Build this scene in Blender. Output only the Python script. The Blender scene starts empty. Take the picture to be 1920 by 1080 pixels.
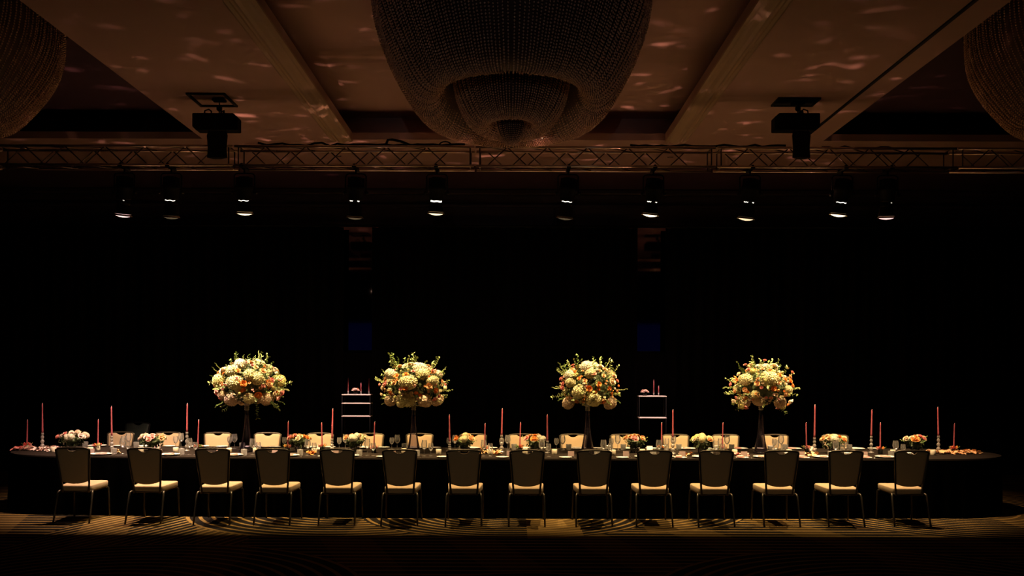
import bpy, math, random
from mathutils import Vector, Matrix
R = random.Random(7)
PI = math.pi
sc = bpy.context.scene
COL = sc.collection

# ------------------------------------------------------------------ camera, world, exposure
EYE = 1.83
F = 1672.0
cam_d = bpy.data.cameras.new('camera')
cam = bpy.data.objects.new('camera', cam_d); COL.objects.link(cam)
cam.location = (0, 0, EYE)
cam.rotation_euler = (PI/2, math.radians(-0.20), 0)
cam_d.sensor_width = 36.0
cam_d.lens = F/1920*36.0
cam_d.shift_y = 160/1920
cam_d.clip_end = 100
sc.camera = cam
w = bpy.data.worlds.new('world'); sc.world = w; w.use_nodes = True
w.node_tree.nodes['Background'].inputs[0].default_value = (0.01, 0.006, 0.01, 1)
w.node_tree.nodes['Background'].inputs[1].default_value = 0.2
sc.view_settings.view_transform = 'Standard'
sc.view_settings.look = 'None'
sc.view_settings.exposure = 0.0
sc.view_settings.gamma = 1.0
sc.view_settings.use_curve_mapping = False
sc.cycles.max_bounces = 8
sc.cycles.transparent_max_bounces = 24
sc.cycles.caustics_reflective = False
sc.cycles.caustics_refractive = False
sc.cycles.sample_clamp_indirect = 1.5
sc.cycles.use_light_tree = True

def X_at(px, D): return (px-960)/F*D
def Z_at(py, D, px=960): return EYE+(700-py+(px-960)*.0035)/F*D

# ------------------------------------------------------------------ lights
def aim(o, target):
    d = Vector(target)-o.location
    o.rotation_euler = d.to_track_quat('-Z', 'Y').to_euler()
def spot(name, loc, target, power, color, size, blend=0.3, radius=0.03):
    d = bpy.data.lights.new(name, 'SPOT'); d.energy = power; d.color = color
    d.spot_size = math.radians(size); d.spot_blend = blend; d.shadow_soft_size = radius
    o = bpy.data.objects.new(name, d); COL.objects.link(o); o.location = loc; aim(o, target)
    return o
TRY = 11.20        # truss line
WARM = (1.0, 0.66, 0.31)
# px of lamp, hang top px y, lens px y, target X, power, size, lens glow, gate glow kind, colour
FIX = [
 (232, 405, -5.75, 330, 44, 1.2, 1, (1.0, .60, .46)),
 (320, 408, -4.75, 330, 46, .05, 3, (1.0, .72, .46)),
 (457, 401, -3.62, 400, 46, 1.6, 3, WARM),
 (666, 409, -2.4, 300, 48, .05, 2, WARM),
 (818, 401, -1.33, 400, 46, 1.4, 4, WARM),
 (1064, 410, 0.0, 300, 48, .04, 3, WARM),
 (1224, 404, 1.05, 400, 46, 2.6, 2, WARM),
 (1405, 411, 2.3, 300, 46, .8, 2, WARM),
 (1578, 404, 3.4, 380, 44, 2.2, 3, (1.0, .70, .34)),
 (1663, 409, 4.9, 300, 46, .9, 1, (1.0, .60, .34)),
]
for px, ly, tx, pw, size, glow, gk, colr in FIX:
    x = X_at(px, TRY); zl = Z_at(ly, TRY, px); pz = 4.405-.016-.26      # the lamp tilts about its yoke pivot
    dn = Vector(((tx-x)*.45, .75*.75, .8-zl)).normalized(); lp_ = Vector((x, TRY, pz))+dn*(pz-zl+.034); z = lp_.z
    o = spot('stage_lamp_light', lp_, (x, TRY+.26, z-1), pw*1.95*(1.3 if px in (232, 320) else 1), colr, 80, 0.75, 0.025)
    o.rotation_euler = (math.radians(18), 0, 0)
    # the lamp's shutter blade gives the pool on the floor its straight front edge
    o.data.use_nodes = True; nt = o.data.node_tree; N = nt.nodes; L = nt.links
    tc = N.new('ShaderNodeTexCoord'); se = N.new('ShaderNodeSeparateXYZ'); L.new(tc.outputs['Normal'], se.inputs[0])
    dv = N.new('ShaderNodeMath'); dv.operation = 'DIVIDE'; L.new(se.outputs[1], dv.inputs[0]); L.new(se.outputs[2], dv.inputs[1])
    mr = N.new('ShaderNodeMapRange'); cut = math.tan(math.radians(18)+math.atan((lp_.y-10.02)/z))
    mr.inputs['From Min'].default_value = cut-.012; mr.inputs['From Max'].default_value = cut+.012
    mr.inputs['To Min'].default_value = 1.0; mr.inputs['To Max'].default_value = 0.0
    L.new(dv.outputs[0], mr.inputs['Value']); L.new(mr.outputs[0], N['Emission'].inputs['Strength'])

# added fill spot behind the viewer, put in to brighten the chair backs
chair_fill = spot('chair_fill_light', (-1.5, -3.2, 1.9), (-.8, 11.0, .55), 265, (1.0, .80, .52), 66, .5, .12)
chair_fill.rotation_euler = (PI/2, 0, math.radians(-3))
chair_fill.data.use_nodes = True; _nt = chair_fill.data.node_tree; _N = _nt.nodes; _L = _nt.links     # nodes narrow the fill to a low flat beam
_tc = _N.new('ShaderNodeTexCoord'); _se = _N.new('ShaderNodeSeparateXYZ'); _L.new(_tc.outputs['Normal'], _se.inputs[0])
_dv = _N.new('ShaderNodeMath'); _dv.operation = 'DIVIDE'; _L.new(_se.outputs[1], _dv.inputs[0]); _L.new(_se.outputs[2], _dv.inputs[1])
_a = _N.new('ShaderNodeMapRange'); _a.inputs['From Min'].default_value = .055; _a.inputs['From Max'].default_value = .066; _L.new(_dv.outputs[0], _a.inputs['Value'])
_b = _N.new('ShaderNodeMapRange'); _b.inputs['From Min'].default_value = .135; _b.inputs['From Max'].default_value = .16; _b.inputs['To Min'].default_value = 1; _b.inputs['To Max'].default_value = 0; _L.new(_dv.outputs[0], _b.inputs['Value'])
_m = _N.new('ShaderNodeMath'); _m.operation = 'MULTIPLY'; _L.new(_a.outputs[0], _m.inputs[0]); _L.new(_b.outputs[0], _m.inputs[1]); _L.new(_m.outputs[0], _N['Emission'].inputs['Strength'])

# three tiny spots added behind the viewer to make the chandelier beads sparkle
for cx, pw in ((-6.1, 25), (-.02, 95), (6.2, 25)):
    spot('added_bead_spot', (cx*.5, -3.6, 2.7), (cx, 8.4, 4.85), pw, (1.0, .86, .80), 17, .7, .02)

# added patterned uplights, standing in for light thrown up by glassware and plates
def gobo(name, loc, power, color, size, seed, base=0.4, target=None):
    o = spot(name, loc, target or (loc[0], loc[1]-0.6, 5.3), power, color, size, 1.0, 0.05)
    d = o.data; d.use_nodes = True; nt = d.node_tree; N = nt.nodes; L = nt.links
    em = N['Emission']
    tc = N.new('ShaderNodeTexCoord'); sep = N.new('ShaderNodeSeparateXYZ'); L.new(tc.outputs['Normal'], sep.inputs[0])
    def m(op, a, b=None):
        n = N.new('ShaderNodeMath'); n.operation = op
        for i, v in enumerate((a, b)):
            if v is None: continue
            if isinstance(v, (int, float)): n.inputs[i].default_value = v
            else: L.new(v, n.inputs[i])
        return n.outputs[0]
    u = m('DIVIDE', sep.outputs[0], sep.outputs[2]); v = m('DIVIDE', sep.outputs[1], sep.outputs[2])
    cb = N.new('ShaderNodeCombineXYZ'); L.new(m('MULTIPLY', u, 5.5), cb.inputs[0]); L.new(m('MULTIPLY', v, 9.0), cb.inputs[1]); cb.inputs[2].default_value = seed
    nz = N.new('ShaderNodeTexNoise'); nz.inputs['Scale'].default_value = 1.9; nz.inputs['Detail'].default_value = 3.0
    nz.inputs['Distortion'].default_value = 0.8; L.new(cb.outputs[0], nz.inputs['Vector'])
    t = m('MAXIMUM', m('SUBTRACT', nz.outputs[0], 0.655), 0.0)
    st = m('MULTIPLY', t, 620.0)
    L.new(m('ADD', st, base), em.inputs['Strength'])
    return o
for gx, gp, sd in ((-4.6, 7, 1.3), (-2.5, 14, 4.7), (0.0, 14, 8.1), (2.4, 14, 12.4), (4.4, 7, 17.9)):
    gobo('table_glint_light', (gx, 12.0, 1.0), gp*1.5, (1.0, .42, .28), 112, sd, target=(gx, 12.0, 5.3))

# unseen uplights added in place of warm bounce off the lit carpet strip
for bx, bp in ((-4.4, 8), (-.3, 20), (3.8, 8)):
    spot('carpet_bounce_light', (bx, 10.2, .22), (bx*.9, 9.6, 4.6), bp, (1.0, .48, .26), 62, 1.0, .12)

# ------------------------------------------------------------------ materials
def mat(name, color, rough=0.6, metal=0.0, spec=0.5, emis=None, es=0.0, sheen=0.0, sss=0.0):
    m = bpy.data.materials.new(name); m.use_nodes = True
    b = m.node_tree.nodes['Principled BSDF']
    b.inputs['Base Color'].default_value = (*color, 1)
    b.inputs['Roughness'].default_value = rough
    b.inputs['Metallic'].default_value = metal
    b.inputs['Specular IOR Level'].default_value = spec
    if sheen: b.inputs['Sheen Weight'].default_value = sheen
    if emis: b.inputs['Emission Color'].default_value = (*emis, 1); b.inputs['Emission Strength'].default_value = es
    return m
def noise_color(m, c1, c2, scale=20, detail=3, bump=0.0, bscale=None):
    nt = m.node_tree; N = nt.nodes; L = nt.links; b = N['Principled BSDF']
    tc = N.new('ShaderNodeTexCoord'); nz = N.new('ShaderNodeTexNoise'); nz.inputs['Scale'].default_value = scale; nz.inputs['Detail'].default_value = detail
    L.new(tc.outputs['Object'], nz.inputs['Vector'])
    mx = N.new('ShaderNodeMix'); mx.data_type = 'RGBA'; mx.inputs[6].default_value = (*c1, 1); mx.inputs[7].default_value = (*c2, 1)
    L.new(nz.outputs[0], mx.inputs[0]); L.new(mx.outputs[2], b.inputs['Base Color'])
    if bump:
        n2 = N.new('ShaderNodeTexNoise'); n2.inputs['Scale'].default_value = bscale or scale*3; L.new(tc.outputs['Object'], n2.inputs['Vector'])
        bp = N.new('ShaderNodeBump'); bp.inputs['Strength'].default_value = bump; bp.inputs['Distance'].default_value = 0.01
        L.new(n2.outputs[0], bp.inputs['Height']); L.new(bp.outputs[0], b.inputs['Normal'])
    return m
M = {}
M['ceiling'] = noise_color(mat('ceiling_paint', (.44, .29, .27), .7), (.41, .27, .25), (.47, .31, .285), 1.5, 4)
M['mould'] = noise_color(mat('moulding_paint', (.5, .38, .29), .38), (.44, .33, .25), (.56, .43, .32), 3, 4)
M['wall'] = noise_color(mat('dark_wall', (.03, .016, .022), .7), (.025, .014, .02), (.036, .02, .027), 2, 3, .1)
M['drape'] = noise_color(mat('black_drape', (.004, .004, .005), .9, spec=.1), (.003, .003, .004), (.006, .006, .007), 8, 3)
M['mirror'] = mat('tinted_mirror', (.15, .12, .16), .04, 1.0)
M['cloth'] = noise_color(mat('black_tablecloth', (.02, .015, .011), .9, spec=.08), (.014, .010, .008), (.021, .016, .012), 30, 3, .15, 400)
M['skirt'] = noise_color(mat('black_table_skirt', (.001, .001, .001), .95, spec=.0), (.0008, .0008, .0008), (.0016, .0015, .0014), 30, 3)
M['fabric'] = noise_color(mat('beige_upholstery', (.38, .285, .17), .8, spec=.2, sheen=.05), (.36, .27, .16), (.405, .30, .18), 40, 4, .2, 300)
M['frame'] = mat('bronze_frame', (.07, .06, .042), .4, .8)
M['truss'] = noise_color(mat('aluminium', (.16, .14, .13), .35, 1.0), (.14, .12, .11), (.19, .16, .15), 12, 3)
M['chord'] = mat('lit_aluminium_tube', (.72, .58, .5), .33, .95)  # light on the chords from below is put into this paler colour
M['lamp'] = mat('black_lamp_housing', (.004, .004, .004), .7, spec=.12)
M['black'] = mat('black_metal', (.008, .008, .008), .6, .2, spec=.3)
M['rubber'] = mat('black_rubber', (.006, .006, .006), .8, spec=.2)
M['hood'] = mat('lamp_hood_inside', (.35, .28, .18), .5)
M['candle'] = noise_color(mat('dusty_rose_wax', (.34, .075, .09), .35, spec=.4), (.31, .068, .082), (.37, .085, .10), 20, 2)
M['wick'] = mat('white_wick', (.75, .75, .7), .7)
M['china'] = mat('white_china', (.82, .79, .74), .2, spec=.5)
M['napkin_pink'] = mat('pink_napkin', (.72, .36, .32), .85)
M['napkin_white'] = mat('white_napkin', (.8, .75, .68), .85)
M['card'] = mat('blush_card', (.8, .58, .54), .6)
M['steel'] = mat('cutlery_steel', (.75, .72, .68), .18, 1.0)
M['frost'] = mat('frosted_votive_glass', (.62, .56, .42), .4)
M['bead'] = mat('crystal_bead', (.85, .56, .42), .12, .25, spec=1.0)
M['leaf'] = noise_color(mat('leaf_green', (.10, .17, .04), .5), (.08, .15, .035), (.16, .23, .06), 6, 2)
M['leafpale'] = noise_color(mat('pale_leaf_green', (.30, .38, .13), .5), (.24, .33, .10), (.40, .46, .20), 9, 2)
M['dark_leaf'] = noise_color(mat('dark_foliage', (.03, .05, .015), .6), (.015, .03, .008), (.06, .085, .025), 25)
M['lining'] = mat('chandelier_lining', (.06, .03, .02), .6)
M['stem'] = mat('green_stem', (.10, .13, .05), .6)
def petal(name, c1, c2, s=18): 
    return noise_color(mat(name, c1, .6, spec=.25), c1, c2, s, 3)
M['hyd_cream'] = petal('cream_hydrangea_petals', (.78, .70, .42), (.70, .66, .33))
M['hyd_white'] = petal('white_hydrangea_petals', (.86, .82, .66), (.80, .77, .55))
M['hyd_green'] = petal('green_tinged_hydrangea_petals', (.72, .68, .22), (.80, .72, .34))
M['hyd_blush'] = petal('blush_hydrangea_petals', (.80, .58, .42), (.78, .66, .46))
M['rose_orange'] = petal('orange_rose_petals', (.85, .27, .05), (.80, .34, .09))
M['rose_peach'] = petal('peach_rose_petals', (.86, .46, .20), (.84, .54, .30))
M['rose_pink'] = petal('pink_rose_petals', (.80, .26, .24), (.86, .42, .36))
M['rose_cream'] = petal('cream_rose_petals', (.88, .74, .52), (.88, .66, .44))
M['rose_blush'] = petal('blush_rose_petals', (.92, .62, .55), (.94, .78, .70))
M['rose_red'] = petal('deep_red_berries', (.42, .03, .03), (.5, .06, .04))
M['glow_warm'] = mat('lit_lens', (0, 0, 0), .5, emis=(1, .72, .36), es=1.0)
M['gate'] = mat('lamp_gate_light', (0, 0, 0), .5, emis=(1, .95, .85), es=1.6)
def glass_thin(name, tint=(1, 1, 1), k=1.0, rough=.06):
    m = bpy.data.materials.new(name); m.use_nodes = True; nt = m.node_tree; N = nt.nodes; L = nt.links
    for n in list(N): N.remove(n)
    out = N.new('ShaderNodeOutputMaterial'); mx = N.new('ShaderNodeMixShader')
    tr = N.new('ShaderNodeBsdfTransparent'); tr.inputs[0].default_value = (*[c*.96 for c in tint], 1)
    gl = N.new('ShaderNodeBsdfGlossy'); gl.inputs['Roughness'].default_value = rough
    lw = N.new('ShaderNodeLayerWeight'); lw.inputs['Blend'].default_value = 0.35
    mu = N.new('ShaderNodeMath'); mu.operation = 'MULTIPLY_ADD'; mu.inputs[1].default_value = .75*k; mu.inputs[2].default_value = .05*k
    L.new(lw.outputs['Fresnel'], mu.inputs[0]); L.new(mu.outputs[0], mx.inputs[0])
    L.new(tr.outputs[0], mx.inputs[1]); L.new(gl.outputs[0], mx.inputs[2]); L.new(mx.outputs[0], out.inputs[0])
    return m
def add_body(m, c, f):
    nt = m.node_tree; N = nt.nodes; L = nt.links; out = [n for n in N if n.type == 'OUTPUT_MATERIAL'][0]
    src = out.inputs[0].links[0].from_socket; d = N.new('ShaderNodeBsdfTranslucent'); d.inputs[0].default_value = (*c, 1)
    d2 = N.new('ShaderNodeBsdfDiffuse'); d2.inputs[0].default_value = (*c, 1); a = N.new('ShaderNodeMixShader'); L.new(d.outputs[0], a.inputs[1]); L.new(d2.outputs[0], a.inputs[2])
    mx = N.new('ShaderNodeMixShader'); mx.inputs[0].default_value = f; L.new(src, mx.inputs[1]); L.new(a.outputs[0], mx.inputs[2]); L.new(mx.outputs[0], out.inputs[0])
M['glass'] = glass_thin('clear_glass', k=1.6, rough=.16)
M['vase'] = glass_thin('clear_vase_glass', (.72, .68, .76), 1.2, rough=.15)
M['crystal'] = glass_thin('cut_crystal', (.85, .82, .78), 1.5, rough=.2)
add_body(M['crystal'], (.9, .85, .8), .36); add_body(M['vase'], (.6, .5, .8), .012); add_body(M['glass'], (.95, .92, .84), .14)
def emi(name, color, s):
    m = mat(name, (0, 0, 0), .5, emis=color, es=s); return m

# carpet: overlapping rings and straight bands of gold line on a dark ground
def carpet():
    m = mat('patterned_carpet', (.05, .04, .03), .95, spec=.1); nt = m.node_tree; N = nt.nodes; L = nt.links; b = N['Principled BSDF']
    def mt(op, a, b_=None, c=None):
        n = N.new('ShaderNodeMath'); n.operation = op
        for i, v in enumerate((a, b_, c)):
            if v is None: continue
            if isinstance(v, (int, float)): n.inputs[i].default_value = v
            else: L.new(v, n.inputs[i])
        return n.outputs[0]
    tc = N.new('ShaderNodeTexCoord'); sp = N.new('ShaderNodeSeparateXYZ'); L.new(tc.outputs['Object'], sp.inputs[0])
    x, y = sp.outputs[0], sp.outputs[1]
    def stripes(v, period, duty): return mt('LESS_THAN', mt('FRACT', mt('DIVIDE', v, period)), duty)
    def mixv(f, a, b_): return mt('ADD', mt('MULTIPLY', f, b_), mt('MULTIPLY', mt('SUBTRACT', 1.0, f), a))
    # base: straight bands
    pat = stripes(mt('ADD', y, 50.0), .165, .30)
    duty2 = mt('LESS_THAN', mt('FRACT', mt('DIVIDE', mt('ADD', mt('ADD', x, mt('MULTIPLY', y, .35)), 50.35), 1.36)), .42)   # brighter blocks
    ground = mt('MULTIPLY', duty2, .22)
    # diagonal bands at the left
    dg = stripes(mt('ADD', mt('MULTIPLY', x, .95), mt('SUBTRACT', 60.0, mt('MULTIPLY', y, .30))), .115, .36)
    reg = mt('MULTIPLY', mt('LESS_THAN', x, -2.9), mt('GREATER_THAN', x, -5.25))
    pat = mixv(reg, pat, dg)
    def ring(pat, ground, cx, cy, rad, period, g):
        dx = mt('SUBTRACT', x, cx); dy = mt('SUBTRACT', y, cy)
        r = mt('SQRT', mt('ADD', mt('MULTIPLY', dx, dx), mt('MULTIPLY', dy, dy)))
        ins = mt('LESS_THAN', r, rad)
        s = stripes(r, period, .30)
        gg = mt('MULTIPLY', mt('LESS_THAN', mt('ABSOLUTE', mt('SUBTRACT', dx, .55)), .32), g)
        return mixv(ins, pat, s), mixv(ins, ground, gg)
    for cx, cy, rad, per, g in ((-2.1, 12.0, 2.15, .15, 0.1), (5.9, 12.1, 2.25, .14, .3), (1.35, 12.0, 1.75, .13, .2), (-.05, 11.75, 1.9, .13, .5),
                                (-3.5, 7.2, 2.3, .15, .2), (3.4, 7.0, 2.3, .15, .2), (0.2, 6.2, 2.0, .14, .2), (-4, 16, 2.2, .15, .2), (4, 16, 2.2, .15, .2)):
        pat, ground = ring(pat, ground, cx, cy, rad, per, g)
    mx = N.new('ShaderNodeMix'); mx.data_type = 'RGBA'; mx.inputs[6].default_value = (.006, .0045, .003, 1); mx.inputs[7].default_value = (.20, .125, .035, 1)
    f = mt('MINIMUM', mt('ADD', mt('MULTIPLY', pat, .9), ground), 1.0)
    nz = N.new('ShaderNodeTexNoise'); nz.inputs['Scale'].default_value = 60; L.new(tc.outputs['Object'], nz.inputs['Vector'])
    f = mt('MULTIPLY', f, mt('ADD', .6, mt('MULTIPLY', nz.outputs[0], .7)))
    L.new(f, mx.inputs[0]); L.new(mx.outputs[2], b.inputs['Base Color'])
    return m
M['carpet'] = carpet()

# ------------------------------------------------------------------ mesh helpers
class MB:
    def __init__(s): s.v = []; s.f = []; s.sm = []
    def add(s, vs, fs, smooth=True):
        o = len(s.v); s.v += [tuple(p) for p in vs]
        for f in fs: s.f.append([i+o for i in f]); s.sm.append(smooth)
    def box(s, cx, cy, cz, sx, sy, sz, rot=None, bev=0.0):
        x, y, z = sx/2, sy/2, sz/2
        b = min(bev, x*.9, y*.9, z*.9)
        if b <= 0:
            P = [(-x,-y,-z),(x,-y,-z),(x,y,-z),(-x,y,-z),(-x,-y,z),(x,-y,z),(x,y,z),(-x,y,z)]
            Fs = [(0,3,2,1),(4,5,6,7),(0,1,5,4),(1,2,6,5),(2,3,7,6),(3,0,4,7)]
        else:
            P = []; Fs = []
            for zz, q in ((-z, b), (-z+b, 0), (z-b, 0), (z, b)):
                for (ax, ay) in ((-1,-1),(1,-1),(1,1),(-1,1)):
                    xx, yy = x-q, y-q
                    if ax*ay > 0: P += [(ax*xx, ay*(yy-b), zz), (ax*(xx-b), ay*yy, zz)]
                    else: P += [(ax*(xx-b), ay*yy, zz), (ax*xx, ay*(yy-b), zz)]
            n = 8
            for k in range(3):
                for i in range(n):
                    Fs.append((k*n+i, k*n+(i+1)%n, (k+1)*n+(i+1)%n, (k+1)*n+i))
            Fs.append(tuple(range(n-1, -1, -1))); Fs.append(tuple(range(3*n, 4*n)))
        if rot is not None: P = [rot @ Vector(p) for p in P]
        s.add([(p[0]+cx, p[1]+cy, p[2]+cz) for p in P], Fs, False)
        return s
    def tube(s, pts, r, n=8, cap=True):
        pts = [Vector(p) for p in pts]; k = len(pts)
        rs = r if isinstance(r, (list, tuple)) else [r]*k
        ref = None; rings = []
        for i, p in enumerate(pts):
            t = (pts[min(i+1, k-1)]-pts[max(i-1, 0)])
            if t.length < 1e-9: t = Vector((0, 0, 1))
            t.normalize()
            if ref is None:
                ref = Vector((0, 0, 1)) if abs(t.z) < .9 else Vector((1, 0, 0))
            a = ref-t*ref.dot(t)
            if a.length < 1e-6: a = t.orthogonal()
            a.normalize(); ref = a; b = t.cross(a)
            rings.append([p+(a*math.cos(2*PI*j/n)+b*math.sin(2*PI*j/n))*rs[i] for j in range(n)])
        vs = [q for rg in rings for q in rg]; fs = []
        for i in range(k-1):
            for j in range(n): fs.append((i*n+j, i*n+(j+1)%n, (i+1)*n+(j+1)%n, (i+1)*n+j))
        if cap: fs.append(tuple(range(n-1, -1, -1))); fs.append(tuple(range((k-1)*n, k*n)))
        s.add(vs, fs); return s
    def lathe(s, prof, n=20, c=(0, 0, 0), sx=1, sy=1, M_=None):
        vs = []; fs = []
        for r, z in prof:
            for j in range(n):
                a = 2*PI*j/n; p = Vector((r*math.cos(a)*sx, r*math.sin(a)*sy, z))
                if M_ is not None: p = M_ @ p
                vs.append((p.x+c[0], p.y+c[1], p.z+c[2]))
        for i in range(len(prof)-1):
            for j in range(n): fs.append((i*n+j, i*n+(j+1)%n, (i+1)*n+(j+1)%n, (i+1)*n+j))
        if prof[0][0] > 1e-5: fs.append(tuple(range(n-1, -1, -1)))
        if prof[-1][0] > 1e-5: fs.append(tuple(range((len(prof)-1)*n, len(prof)*n)))
        s.add(vs, fs); return s
    def shell(s, prof, n=20, c=(0, 0, 0), sx=1, sy=1):
        vs = []; fs = []
        for r, z in prof:
            for j in range(n):
                a = 2*PI*j/n; vs.append((r*math.cos(a)*sx+c[0], r*math.sin(a)*sy+c[1], z+c[2]))
        for i in range(len(prof)-1):
            for j in range(n): fs.append((i*n+j, i*n+(j+1)%n, (i+1)*n+(j+1)%n, (i+1)*n+j))
        s.add(vs, fs); return s
    def ball(s, c, r, n=8, m=6, jit=0):
        prof = [(max(1e-6, math.sin(PI*i/m))*r, -math.cos(PI*i/m)*r) for i in range(m+1)]
        prof[0] = (1e-6, -r); prof[-1] = (1e-6, r)
        return s.lathe(prof, n, c)
    def octa(s, c, r, rz=None):
        rz = rz or r; C_ = Vector(c); m = Matrix.Rotation(R.uniform(0, 6.3), 3, 'Z') @ Matrix.Rotation(R.uniform(-.6, .6), 3, 'X')
        s.add([C_+m @ Vector(p) for p in ((r,0,0),(0,r,0),(-r,0,0),(0,-r,0),(0,0,rz),(0,0,-rz))],
              [(0,1,4),(1,2,4),(2,3,4),(3,0,4),(1,0,5),(2,1,5),(3,2,5),(0,3,5)], True)
    def mesh(s, name):
        me = bpy.data.meshes.new(name); me.from_pydata(s.v, [], s.f); me.update()
        me.polygons.foreach_set('use_smooth', s.sm)
        return me
    def build(s, name, material, parent=None, loc=(0, 0, 0)):
        return obj(name, s.mesh(name), material, parent, loc)
def obj(name, me, material, parent=None, loc=(0, 0, 0), rot=(0, 0, 0), scale=(1, 1, 1)):
    if isinstance(me, MB): me = me.mesh(name)
    if material is not None and len(me.materials) == 0: me.materials.append(material)
    o = bpy.data.objects.new(name, me); COL.objects.link(o)
    o.location = loc; o.rotation_euler = rot; o.scale = scale
    if parent is not None: o.parent = parent
    if material is not None and me.materials[0] is not material:
        o.material_slots[0].link = 'OBJECT'; o.material_slots[0].material = material
    return o
def tag(o, label, cat, group=None, kind=None):
    if label: o['label'] = label
    if cat: o['category'] = cat
    if group: o['group'] = group
    if kind: o['kind'] = kind
    return o
def empty(name, loc, rz=0, label=None, cat=None, group=None):
    o = bpy.data.objects.new(name, None); COL.objects.link(o); o.location = loc; o.rotation_euler = (0, 0, rz)
    o.empty_display_size = .1
    return tag(o, label, cat, group)
def struct(o): o['kind'] = 'structure'; return o
def copy_tree(o, parent=None):
    c = o.copy(); COL.objects.link(c)
    if parent is not None: c.parent = parent
    for ch in list(o.children): copy_tree(ch, c)
    return c
def bevel(o, wd, seg=2):
    m = o.modifiers.new('bevel', 'BEVEL'); m.width = wd; m.segments = seg; m.limit_method = 'ANGLE'; return o
ORD = ['first', 'second', 'third', 'fourth', 'fifth', 'sixth', 'seventh', 'eighth', 'ninth', 'tenth', 'eleventh', 'twelfth', 'thirteenth', 'fourteenth', 'fifteenth', 'sixteenth', 'seventeenth', 'eighteenth', 'nineteenth', 'twentieth', 'twenty-first', 'twenty-second', 'twenty-third', 'twenty-fourth', 'twenty-fifth']

# ------------------------------------------------------------------ room
HC = 5.26; DC = 5.72; LIP = .5; RX = 10.5; Y0 = -4.0; YW = 16.7
f = MB(); f.box(0, (Y0+YW)/2, -.05, 2*RX, YW-Y0, .1); struct(f.build('floor', M['carpet']))
for nm, x in (('wall_left', -RX-.1), ('wall_right', RX+.1)):
    struct(MB().box(x, (Y0+YW)/2, 3.1, .2, YW-Y0+.4, 6.4).build(nm, M['wall']))
struct(MB().box(0, YW+.1, 3.1, 2*RX+.4, .2, 6.4).build('wall_back', M['wall']))
struct(MB().box(0, Y0-.1, 3.1, 2*RX+.4, .2, 6.4).build('wall_front', M['wall']))
M['plum'] = noise_color(mat('dark_plum_ceiling', (.05, .02, .036), .7), (.045, .018, .033), (.06, .025, .042), 2)  # darker tone for the side bays and the rear ceiling strip
# ceiling: one slab with three long recessed bays
cm = MB()
CXL, CXR = -2.36, 2.24; SI, SO = 4.56, 9.2; YE = 13.1
T = .06
def cslab(x0, x1, y0, y1, z): cm.box((x0+x1)/2, (y0+y1)/2, z+.05, x1-x0, y1-y0, .1)
cslab(-RX, -SO, Y0, 14.75, HC); cslab(-SI, CXL, Y0, YE, HC); cslab(CXR, SI, Y0, YE, HC); cslab(SO, RX, Y0, 14.75, HC)
cslab(-SO, SO, YE, 14.75, HC)
for x0, x1 in ((-SO, -SI), (CXL, CXR), (SI, SO)):
    xa, xb, yb = x0-LIP, x1+LIP, YE+LIP
    if abs(x0+x1) > 1: cm, keep = MB(), cm
    cslab(xa-T, xb+T, Y0, yb+T, DC)
    zc_, zh_ = (HC+.1+DC)/2, DC-HC-.1
    cm.box(xa-T/2, (Y0+yb)/2, zc_, T, yb-Y0, zh_); cm.box(xb+T/2, (Y0+yb)/2, zc_, T, yb-Y0, zh_)
    cm.box((xa+xb)/2, yb+T/2, zc_, xb-xa+2*T, T, zh_)
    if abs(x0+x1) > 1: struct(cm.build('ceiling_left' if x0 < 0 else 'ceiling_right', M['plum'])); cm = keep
struct(cm.build('ceiling', M['ceiling']))
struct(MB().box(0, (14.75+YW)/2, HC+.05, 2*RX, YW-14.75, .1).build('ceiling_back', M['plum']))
# mouldings along the central bay
def moulding(name, xi, sgn):
    prof = [(0, .0), (0, -.025), (.03, -.04), (.05, -.04), (.06, -.022), (.09, -.03), (.13, -.048), (.17, -.055), (.20, -.045), (.215, -.022), (.24, -.022), (.25, -.035), (.29, -.035), (.31, -.012), (.33, 0)]
    vs = []; fs = []
    for y in (Y0, YE+.02):
        for u, d in prof: vs.append((xi+sgn*u, y, HC+d))
    n = len(prof)
    for i in range(n-1): fs.append((i, i+1, n+i+1, n+i) if sgn > 0 else (i+1, i, n+i, n+i+1))
    fs.append(tuple(range(n))); fs.append(tuple(range(2*n-1, n-1, -1)))
    mb = MB(); mb.add(vs, fs, False)
    struct(mb.build(name, M['mould']))
moulding('trim_1', CXL, -1); moulding('trim_2', CXR, 1)
# thin track in the right-hand band
struct(MB().box(4.22, (Y0+YE)/2, HC-.008, .035, YE-Y0, .02).build('trim_3', M['black']))
# cornice over the back wall and framed header
struct(MB().box(0, YW-.06, HC-.05, 2*RX, .14, .1, bev=.02).build('trim_4', M['wall']))
hd = MB()
for z in (4.95, 4.62): hd.box(0, YW-.03, z, 2*RX, .05, .05)
struct(hd.build('trim_5', M['wall']))

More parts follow.
